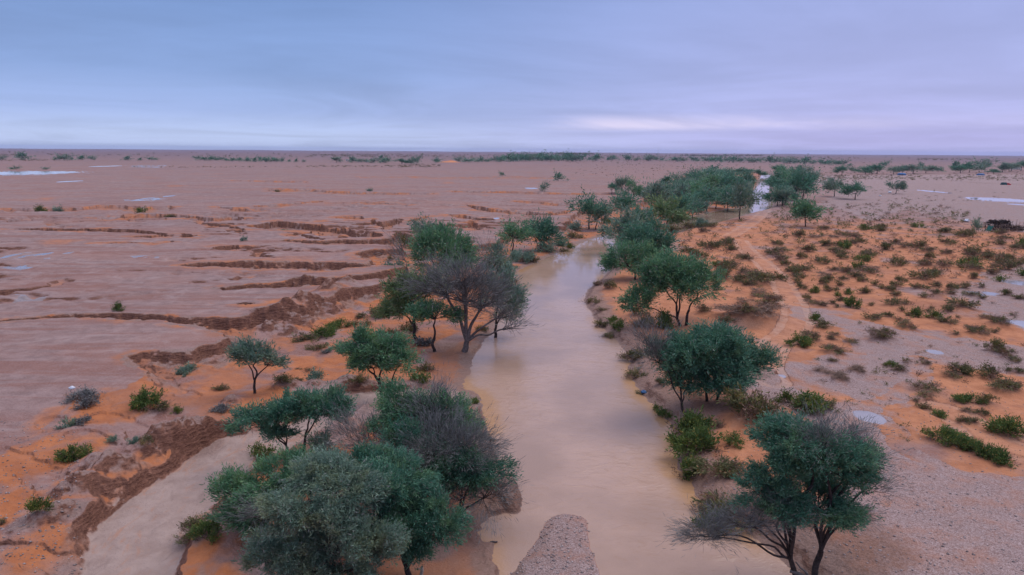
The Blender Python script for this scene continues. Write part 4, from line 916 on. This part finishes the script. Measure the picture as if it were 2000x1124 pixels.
def get_shrub(kind, near):
    v = prs.randrange(4); key = (kind, near, v)
    if key not in SP: SP[key] = shrub_mesh(kind, *((2600, .055) if near == 2 else (1100, .085) if near == 1 else (420, .14)), seed=500+len(SP), flat=(.62, .5, .45, .56)[v])
    return SP[key]
tiny_bag = Bag()
cat_words = {'s': 'olive', 'g': 'fresh green', 'd': 'half-dead brown', 'm': 'dry brown mounded', 't': 'grey-green', 'w': 'leafless grey'}
items = []
for i, (q, R_, kd, px, py, wd) in enumerate(PLACED[:len(SH)]):
    gz = ground_z(q[0], q[1])
    near = 2 if wd > 40 else 1 if wd > 17 else 0
    o = link('shrub', get_shrub(kd, near)); o.location = (q[0], q[1], gz-.06*R_); o.rotation_euler = (0, 0, prs.uniform(0, 6.28))
    hs = R_*prs.uniform(.7, 1.05)*(1.3 if kd in 'gt' else .4 if kd == 'm' else .8 if kd == 'd' else 1.0)
    o.scale = (R_*prs.uniform(1.0, 1.2), R_*prs.uniform(.9, 1.1), hs); items.append((o, px, py, kd, wd))
BANDS = [(0, 430, 1300, 2100, 'scrub belt behind the brushwood pen'), (430, 452, 1300, 2100, 'scrub belt level with the brushwood pen'), (452, 475, 1300, 2100, 'shrub row just before the brushwood pen'), (475, 500, 1300, 2100, 'second shrub row before the brushwood pen'),
         (500, 525, 1300, 2100, 'third shrub row before the brushwood pen'), (525, 550, 1300, 2100, 'shrub row just beyond the edge puddles'), (550, 580, 1300, 2100, 'shrub row level with the twin puddles'), (580, 620, 1300, 2100, 'shrub row level with the track bend'), (620, 680, 1300, 2100, 'shrub row below the track bend'),
         (680, 760, 1300, 2100, 'shrub row before the track end'), (760, 830, 1300, 2100, 'shrub row level with the oval puddle'), (830, 1124, 1300, 2100, 'nearest row right of the river'),
         (0, 600, 1130, 1300, 'thicket at the right bank point'), (600, 700, 1130, 1300, 'row along the narrow right bank'), (700, 1124, 1130, 1301, 'row on the right bank shoulder'), (0, 460, 0, 1130, 'far eroded ledges on the left'), (460, 500, 0, 1130, 'ledges at the left bank bend'), (500, 600, 0, 1130, 'foot of the red gully cliffs'),
         (600, 640, 0, 1130, 'orange flat below the brown humps'), (640, 690, 0, 1130, 'orange flat behind the forked tree'), (690, 770, 0, 1130, 'orange flat around the forked tree'), (770, 870, 0, 1130, 'orange basin left of the wash head'), (870, 1124, 0, 1130, 'nearest flat left of the river')]
bins = {}
for it in items:
    k = next((j for j, b in enumerate(BANDS) if b[0] <= it[2] < b[1] and b[2] <= it[1] < b[3]), 0); bins.setdefault(k, []).append(it)
for k, its in bins.items():
    its.sort(key=lambda t: t[1])
    for i, (o, px, py, kd, wd) in enumerate(its):
        tag(o, f"{cat_words[kd]} shrub, {ordn(i)} from left in the {BANDS[k][4]}", 'shrub', 'low shrubs on the sand')
# smaller scrub nobody could count, one object
def scrub(name, pts, label):
    global rng
    b = Bag(); protos = []
    for kd, sd_ in (('s', 1), ('d', 2), ('s', 3), ('m', 4), ('g', 5)):
        sv = rng; rng = np.random.default_rng(900+sd_)
        V, F, Tt, _ = crown_cloud((0, 0, .12), (.8, .8, .42), 90, .26, .13, 6, 0, .0, .8, 5, .62); rng = sv
        V[:, 2] = np.maximum(V[:, 2], -.02); protos.append((V, F, Tt, {'s': 0, 'g': 0, 'd': 1, 'm': 1}[kd]))
    X = np.array([p[0] for p in pts]); Y = np.array([p[1] for p in pts]); Z = terrain(X, Y)[0]
    for (x, y, R_), z in zip(pts, Z):
        V, F, Tt, m = protos[prs.randrange(5)]; a = prs.uniform(0, 6.28); c, s = math.cos(a), math.sin(a)
        W = np.stack([V[:, 0]*c-V[:, 1]*s, V[:, 0]*s+V[:, 1]*c, V[:, 2]*prs.uniform(.8, 1.3)], 1)*R_+np.array([x, y, z-.03])
        b.add(W, F, Tt, m)
    o = link(name, b.mesh(name, [LM['shrub'], LM['brush']])); tag(o, label, 'scrub', None, 'stuff')
pts = [(q[0], q[1], R_) for q, R_, *_ in PLACED[len(SH):]]
def strip(n, x0, x1, y0, y1, r0_, r1_, z=0., slope=0.):
    for _ in range(n):
        px = prs.uniform(x0, x1); py = prs.uniform(y0, y1)+slope*(px-x0); q = P(px, py, z); pts.append((q[0], q[1], prs.uniform(r0_, r1_)))
for _ in range(900):          # tufts in the dune field
    px, py = prs.uniform(1330, 2005), prs.uniform(392, 860)
    if py > 560 and (prs.random() < .75 or px < 1520): continue
    if py < 560 and not inpoly(px, py, FIELD): continue
    q = P(px, py, -.85)
    if near_track(q): continue
    pts.append((q[0], q[1], prs.uniform(.15, .5)))
strip(260, 1600, 2005, 343, 352, .5, 1.4, -.2, .005); strip(200, 1580, 1800, 338, 350, .5, 1.3, -.2); strip(120, 1850, 2005, 332, 350, .6, 1.6, 0)
strip(220, 1200, 1900, 320, 330, .6, 1.6, 0, .008); strip(60, 1100, 1350, 322, 345, .6, 1.1, 0); strip(120, 600, 860, 324, 327, .6, 1.8, 0); strip(70, 260, 620, 326, 328, .6, 1.5, 0); strip(60, 780, 860, 322, 328, .8, 2.2, 0)
strip(50, 1700, 1960, 372, 392, .4, .9, -.3); strip(90, 1100, 1700, 316, 320, .8, 2, 0); strip(50, 1590, 1680, 350, 356, .5, 1.2, -.2); strip(60, 0, 110, 312, 315, .8, 2.0, 0)
scrub('small_scrub', pts, "scattered tufts and low scrub over the sand and plain")
pts = []
for _ in range(1500):
    px = prs.uniform(-100, 2100); py = prs.uniform(300.5, 309)+(px-1000)*.003
    if px < 600 and prs.random() < .85: continue
    if px > 1650 and prs.random() < .6: continue
    q = P(px, py, 0.); 
    if q[1] < 9000: pts.append((q[0], q[1], prs.uniform(2, 5.5)))
for _ in range(200):
    px = prs.uniform(1330, 1490); q = P(px, prs.uniform(303.5, 305.5), 0.); pts.append((q[0], q[1], prs.uniform(5, 9)))
for _ in range(120):
    px = prs.uniform(1790, 1900); q = P(px, prs.uniform(310.5, 313.5), 0.); pts.append((q[0], q[1], prs.uniform(2, 4)))
for _ in range(120):
    px = prs.uniform(1080, 1160); q = P(px, prs.uniform(301.5, 303), 0.); pts.append((q[0], q[1], prs.uniform(6, 14)))
for _ in range(120):
    px = prs.uniform(610, 740); q = P(px, prs.uniform(303, 304.5), 0.); pts.append((q[0], q[1], prs.uniform(2, 4)))
scrub('distant_trees', pts, "far-off woods and bushes reading as dots below the horizon")
# ================================================================== made things
def box(b, c, s, rz=0., m=0, taper=1.0):
    x, y, z = s[0]/2, s[1]/2, s[2]/2
    V = np.array([(-x, -y, -z), (x, -y, -z), (x, y, -z), (-x, y, -z), (-x*taper, -y*taper, z), (x*taper, -y*taper, z), (x*taper, y*taper, z), (-x*taper, y*taper, z)])
    cs, sn = math.cos(rz), math.sin(rz); V = np.stack([V[:, 0]*cs-V[:, 1]*sn, V[:, 0]*sn+V[:, 1]*cs, V[:, 2]], 1)+np.array(c)
    b.add(V, np.array([(0, 3, 2, 1), (4, 5, 6, 7), (0, 1, 5, 4), (1, 2, 6, 5), (2, 3, 7, 6), (3, 0, 4, 7)]), None, m)
M_RED = simple_mat("red_paint", (.50, .03, .035), .4, .1); M_TEALP = simple_mat("dark_teal_cloth", (.02, .075, .08), .7, .3); M_TYRE = simple_mat("tyre_rubber", (.02, .02, .02), .9, .2)
M_GLASS = simple_mat("dark_window_glass", (.03, .035, .04), .1, .1); M_WOOD = simple_mat("weathered_poles", (.23, .165, .12), .9, .35, 5); M_TARP = simple_mat("green_tarpaulin", (.015, .12, .085), .6, .25)
M_STEEL = simple_mat("galvanised_steel", (.35, .35, .37), .5, .1, 2, .3); M_WHITE = simple_mat("pale_plastic", (.62, .64, .70), .5, .1); M_BLUE = simple_mat("blue_tarpaulin", (.03, .11, .26), .6, .25); M_WALL = simple_mat("whitewashed_wall", (.70, .66, .62), .8, .08)
M_DARKBR = simple_mat("dark_brush_thatch", (.055, .04, .032), .95, .5, 4); M_CONC = simple_mat("pale_dead_wood", (.42, .37, .30), .9, .25, 6)
# truck
q = P(1964, 360, 0.); gz = ground_z(*q); tr_ = empty('pickup_truck', (q[0], q[1], gz), math.radians(4)); tag(tr_, "red truck with a dark teal covered load standing far off on the grey plain", 'truck')
b = Bag(); box(b, (1.9, 0, 1.0), (2.7, 1.9, .75)); box(b, (1.5, 0, 1.68), (1.7, 1.75, .6), 0, 0, .82); link('cab', b.mesh('cab', [M_RED]), tr_)
b = Bag(); box(b, (1.5, -.80, 1.66), (1.1, .06, .36)); box(b, (1.5, .80, 1.66), (1.1, .06, .36)); box(b, (2.30, 0, 1.66), (.08, 1.3, .36)); link('window', b.mesh('window', [M_GLASS]), tr_)
b = Bag(); box(b, (-1.3, 0, 1.0), (3.6, 2.0, .7)); box(b, (-1.3, 0, 1.85), (3.4, 1.9, 1.0), 0, 0, .75); link('covered_load', b.mesh('load', [M_TEALP]), tr_)
for wx in (2.3, -1.6):
    for wy in (-.95, .95):
        b = Bag(); V, F = tube([(wx, wy-.12, .42), (wx, wy-.1, .42), (wx, wy+.1, .42), (wx, wy+.12, .42)], [.02, .42, .42, .02], 14); b.add(V, F); link('wheel', b.mesh('wheel', [M_TYRE]), tr_)
# brushwood pen
q = P(1962, 452, -.8); gz = ground_z(*q); pen = empty('brushwood_pen', (q[0], q[1], gz), 0); pen.scale = (1, 1, 1.35); tag(pen, "rough livestock pen of poles and dark brushwood with a green tarpaulin end", 'pen')
sv = rng; rng = np.random.default_rng(77)
bb = Bag()
for i in range(1400):
    x = rng.uniform(-3.2, 5.2); zt = (1.9 if x < 1.6 else 1.35)+.25*math.sin(x*2.3); y = rng.choice([0., 0., 3.2]); z0 = rng.uniform(0, zt*.7)
    d = unit(np.array([rng.normal()*.6, rng.normal()*.3, rng.uniform(.2, 1)])); V, F = sprig_quads(np.array([[x, y+rng.normal()*.18, z0]]), d[None], np.array([.7]), np.array([.09])); bb.add(V, F)
for i in range(900):
    x = rng.uniform(-3.0, 1.4); V, F = sprig_quads(np.array([[x, rng.uniform(0, 3.2), 1.75+rng.normal()*.12+.2*math.sin(x*2.)]]), unit(np.array([[rng.normal(), rng.normal(), .2]])), np.array([.8]), np.array([.12])); bb.add(V, F)
link('brush_wall', bb.mesh('brush_wall', [M_DARKBR]), pen)
b = Bag(); box(b, (-.8, 1.6, 1.62), (4.6, 3.4, .12)); link('roof', b.mesh('roof', [M_DARKBR]), pen)
for i in range(13):
    x = -3.2+i*.72; h = rng.uniform(1.6, 2.6); b = Bag(); y = -.25 if i % 3 else 3.3
    limb(b, (x, y, -.3), (x+rng.normal()*.22, y+rng.normal()*.1, h), .06, .045, .03, None, 4, 5); link('post', b.mesh('post', [M_WOOD], True), pen)
for z_ in (.6, 1.2):
    b = Bag(); limb(b, (-3.3, -.33, z_), (5.4, -.33, z_+.1), .04, .035, .02, None, 8, 5); link('rail', b.mesh('rail', [M_WOOD], True), pen)
b = Bag(); n_ = 9; g = np.array([(-3.2-1.0*u, -.1+2.2*v, max(.02, 1.1*(1-u)**1.3+.06*math.sin(9*v+5*u))) for u in np.linspace(0, 1, n_) for v in np.linspace(0, 1, n_)])
F = np.array([(i*n_+j, i*n_+j+1, (i+1)*n_+j+1, (i+1)*n_+j) for i in range(n_-1) for j in range(n_-1)]); b.add(g, F); g2 = g.copy(); g2[:, 2] -= .03; b.add(g2, F); link('tarpaulin', b.mesh('tarpaulin', [M_TARP]), pen)
rng = sv
# mast
q = P(1285, 302.6, 0.); mast = empty('radio_mast', (q[0], q[1], ground_z(*q)), .4); tag(mast, "thin grey radio mast rising above the far horizon", 'mast')
Hm = Pd(1285, 286.5, q[1])[2]-ground_z(*q); sq = [(1, 1), (-1, 1), (-1, -1), (1, -1)]
for sx_, sy_ in sq:
    b = Bag(); V, F = tube([(sx_*1.1, sy_*1.1, 0), (sx_*.55, sy_*.55, Hm)], [.13, .08], 5); b.add(V, F); link('mast_leg', b.mesh('mast_leg', [M_STEEL]), mast)
b = Bag(); nl_ = 16
for i in range(nl_):
    t0, t1 = i/nl_, (i+1)/nl_; a0 = 1.1-.55*t0; a1 = 1.1-.55*t1
    for k in range(4):
        (xa_, ya_), (xb_, yb_) = sq[k], sq[(k+1) % 4]; V, F = tube([(xa_*a0, ya_*a0, t0*Hm), (xb_*a1, yb_*a1, t1*Hm)], [.07, .07], 4); b.add(V, F)
link('lattice', b.mesh('lattice', [M_STEEL]), mast); b = Bag(); V, F = tube([(0, 0, Hm), (0, 0, Hm+4)], [.1, .05], 5); b.add(V, F); link('aerial', b.mesh('aerial', [M_STEEL]), mast)
# far huts and tents
def hut(px, py, wpx, hpx, label, m, pitched=False):
    q = P(px, py, 0.); mp = math.hypot(q[1], 20)/FPX; W = wpx*mp; H = max(hpx*mp, 1.8); o = empty('tent' if pitched else 'farm_building', (q[0], q[1], ground_z(*q)), prs.uniform(-.2, .2)); tag(o, label, 'tent' if pitched else 'building')
    D = W*.6
    if pitched:
        b = Bag(); V = np.array([(-W/2, -D/2, 0), (W/2, -D/2, 0), (W/2, D/2, 0), (-W/2, D/2, 0), (-W/2, -D/2, H*.5), (W/2, -D/2, H*.5), (W/2, D/2, H*.5), (-W/2, D/2, H*.5), (-W*.42, 0, H), (W*.42, 0, H)])
        b.add(V, np.array([(0, 1, 5, 4), (1, 2, 6, 5), (2, 3, 7, 6), (3, 0, 4, 7), (4, 5, 9, 8), (6, 7, 8, 9)])); b.add(V, np.array([(5, 6, 9), (7, 4, 8)])); link('canvas', b.mesh('canvas', [m]), o)
        b = Bag(); box(b, (0, -D/2-.03, H*.22), (W*.16, .05, H*.42)); link('door', b.mesh('door', [M_DARKBR]), o)
    else:
        b = Bag(); box(b, (0, 0, H*.45), (W, D, H*.9)); link('wall', b.mesh('wall', [m]), o); b = Bag(); box(b, (0, 0, H*.95), (W*1.05, D*1.1, H*.1)); link('roof', b.mesh('roof', [M_WHITE]), o)
        b = Bag(); box(b, (-W*.2, -D/2-.04, H*.35), (W*.12, .06, H*.65)); link('door', b.mesh('door', [M_DARKBR]), o); b = Bag(); box(b, (W*.2, -D/2-.04, H*.5), (W*.12, .06, H*.25)); link('window', b.mesh('window', [M_GLASS]), o)
hut(680, 315.5, 8, 3.5, "small white building by the far trees, left of the two", M_WALL); hut(718, 317.5, 7, 2.5, "low white building behind the far trees, right of the two", M_WALL); hut(1009, 315.5, 9, 2.2, "long pale wall building under the long dark grove", M_WALL)
hut(1761, 342.5, 13, 4.5, "blue tent below the far trees right of the grove", M_BLUE, True); hut(1915, 342.5, 12, 3.5, "blue tent nearer the truck, below the belt of far trees", M_BLUE, True); hut(1985, 331.5, 14, 4, "pale low shed among the trees at the right edge", M_WALL)
# orange dune
def heap(name, px, py, wpx, hpx, label, cat, m, z=0., kind=None, flat=1.):
    q = P(px, py, z); mp = math.hypot(q[1], 20)/FPX; W = wpx*mp/2; H = hpx*mp*flat; n_ = 22
    b = Bag(); V = []
    for i in range(n_):
        for j in range(24):
            r = i/(n_-1); a = j/24*2*math.pi; k = 1+.18*math.sin(2*a+px)+.1*math.sin(5*a+py); V.append((math.cos(a)*r*W*k, math.sin(a)*r*W*.7*k, H*(1-ss(0, 1, np.array(r)).item())*(1+.2*math.sin(3*a+r*6))-.05*r))
    F = [(i*24+j, i*24+(j+1) % 24, (i+1)*24+(j+1) % 24, (i+1)*24+j) for i in range(n_-1) for j in range(24)]
    b.add(np.array(V), np.array(F)); o = link(name, b.mesh(name, [m], True)); o.location = (q[0], q[1], ground_z(*q)); tag(o, label, cat, None, kind); return o
M_DUNE = simple_mat("orange_dune_sand", (.58, .23, .10), .95, .15, .4); M_SACK = simple_mat("pale_sackcloth", (.50, .36, .25), .9, .2)
tag(heap('sand_dune', 880, 317.5, 44, 3.2, None, None, M_DUNE), kind='structure')
heap('sack', 1795, 446, 7, 6, "pale bulging sack on the sand, left of the pair", 'sack', M_SACK, -.8); heap('sack', 1806, 446, 7, 6, "pale bulging sack on the sand, right of the pair", 'sack', M_SACK, -.8)
# litter
def scrap(px, py, s, label, m, z=-.9, name='plastic_bag'):
    global rng
    sv = rng; rng = np.random.default_rng(int(px)); q = P(px, py, z); n_ = 8; R_ = s*math.hypot(q[1], 20)/FPX/2
    V = []
    for i in range(n_+1):
        for j in range(12):
            t = i/n_*math.pi; a = j/12*6.2832; k = R_*(1+.35*rng.normal()*.5); V.append((math.sin(t)*math.cos(a)*k, math.sin(t)*math.sin(a)*k, (math.cos(t)*.5+.45)*k))
    F = [(i*12+j, i*12+(j+1) % 12, (i+1)*12+(j+1) % 12, (i+1)*12+j) for i in range(n_) for j in range(12)]
    b = Bag(); b.add(np.array(V), np.array(F)); o = link(name, b.mesh(name, [m])); o.location = (q[0], q[1], ground_z(*q)+(.55 if label.startswith('white plastic bag caught') else 0)); tag(o, label, 'bag'); rng = sv
scrap(144, 786, 11, "white plastic bag caught in the leafless grey bush by the orange basin", M_WHITE, -.6); scrap(1439, 792, 7, "small light blue bag on the sand near the massive dark acacia", simple_mat("light_blue_plastic", (.10, .32, .55), .4, .1))
scrap(1257, 762, 12, "dark blue rag at the water's edge on the right bank", M_BLUE, -1.6); scrap(1888, 434, 10, "white plastic sheet on the sand left of the brushwood pen", M_WHITE, -.8)
scrap(1738, 377, 6, "white bag by the thin umbrella tree, upper one", M_WHITE, -.4); scrap(1719, 383, 4, "white bag near the thin umbrella tree, lower one", M_WHITE, -.4)
# driftwood, stumps
def stick(pts_px, r, label, m, z, name='dead_branch', cat='branch'):
    q = P(*pts_px[0], z); g0 = ground_z(*q); b = Bag(); pw = []
    for (x, y, h) in [(p[0], p[1], p[2]) if len(p) > 2 else (p[0], p[1], 0) for p in pts_px]:
        pass
    return q, g0
q = P(522, 1122, -1.2); b = Bag(); limb(b, (0, 0, -.2), (-.02, 0, .75), .085, .06, .05, None, 6, 7); limb(b, (-.02, 0, .72), (-.28, .02, .98), .065, .035, .05, None, 5, 7)
o = link('dead_stump', b.mesh('dead_stump', [BARK], True)); o.location = (q[0], q[1], ground_z(*q)); tag(o, "crooked black stump sticking up at the bottom edge below the huge tree", 'stump')
q = P(823, 1122, -1.6); b = Bag(); limb(b, (0, 0, -.1), (.04, 0, .5), .10, .07, .08, None, 6, 7); limb(b, (.02, 0, .3), (-.14, .02, .42), .05, .03, .05, None, 5, 6)
o = link('dead_stump', b.mesh('dead_stump', [M_CONC], True)); o.location = (q[0], q[1], ground_z(*q)); tag(o, "pale bleached stump on the wet sand at the bottom edge", 'stump')
q = P(965, 1059, WZ+.05); b = Bag(); limb(b, (-.22, 0, .0), (.2, .03, .03), .06, .04, .15, None, 6, 6); limb(b, (-.1, .05, .02), (.12, -.06, .06), .05, .03, .15, None, 5, 6)
o = link('driftwood', b.mesh('driftwood', [GREYBARK], True)); o.location = (q[0], q[1], WZ+.03); tag(o, "small dark driftwood lump at the tip of the wet sand spit", 'driftwood')
q = P(1608, 1118, -1.0); b = Bag(); limb(b, (.1, 0, .1), (-1.3, .9, .25), .14, .10, .08, None, 7, 8); limb(b, (-.5, .3, .2), (-1.0, 1.0, .7), .07, .03, .1, None, 6, 6)
o = link('fallen_log', b.mesh('fallen_log', [GREYBARK], True)); o.location = (q[0], q[1], ground_z(*q)); tag(o, "grey fallen log lying at the foot of the half-dead corner tree", 'log')
# loose stones in the gravel
def stones(n, regs):
    sr = np.random.default_rng(8); b = Bag()
    O = np.array([(1, 0, 0), (0, 1, 0), (-1, 0, 0), (0, -1, 0), (0, 0, .8), (0, 0, -.5)]); OF = np.array([(0, 1, 4), (1, 2, 4), (2, 3, 4), (3, 0, 4), (1, 0, 5), (2, 1, 5), (3, 2, 5), (0, 3, 5)])
    pts = []
    while len(pts) < n:
        x0, x1, y0, y1, z = regs[sr.integers(len(regs))]; q = P(sr.uniform(x0, x1), sr.uniform(y0, y1), z); pts.append(q)
    pts = np.array(pts); t = terrain(pts[:, 0], pts[:, 1]); ok = (t[8] < -.2) | (t[9] > -.3); z = t[0]
    for p, zz, k in zip(pts, z, ok):
        if not k: continue
        r = .02+.075*sr.random()**3; b.add(O*np.array([r*sr.uniform(.7, 1.4), r*sr.uniform(.7, 1.3), r*.8])*1+sr.normal(size=(6, 3))*r*.15+np.array([p[0], p[1], zz+r*.15]), OF)
    o = link('stones', b.mesh('stones', [simple_mat("grey_stones", (.30, .235, .215), .9, .5, .9)])); tag(o, "loose grey and brown stones strewn over the gravel", 'stones', None, 'stuff')
stones(6000, [(1500, 2010, 820, 1130, -.9), (1500, 2010, 820, 1130, -.9), (1560, 2010, 700, 860, -.9), (990, 1180, 1000, 1124, -1.8), (0, 160, 850, 1124, -1.1), (1250, 1560, 780, 1000, -1)])
# ================================================================== air
hz = bpy.data.materials.new("haze_air"); hz.use_nodes = True; hz.node_tree.nodes.clear(); N = hz.node_tree.nodes; L = hz.node_tree.links
out = N.new('ShaderNodeOutputMaterial'); pv = N.new('ShaderNodeVolumePrincipled'); L.new(pv.outputs[0], out.inputs['Volume'])
pv.inputs['Color'].default_value = (.52, .60, .90, 1); pv.inputs['Density'].default_value = 5.5e-5; pv.inputs['Anisotropy'].default_value = .2
b = Bag(); box(b, (0, 0, 28), (30500, 30500, 68)); ho = link('haze', b.mesh('haze', [hz])); tag(ho, kind='stuff')
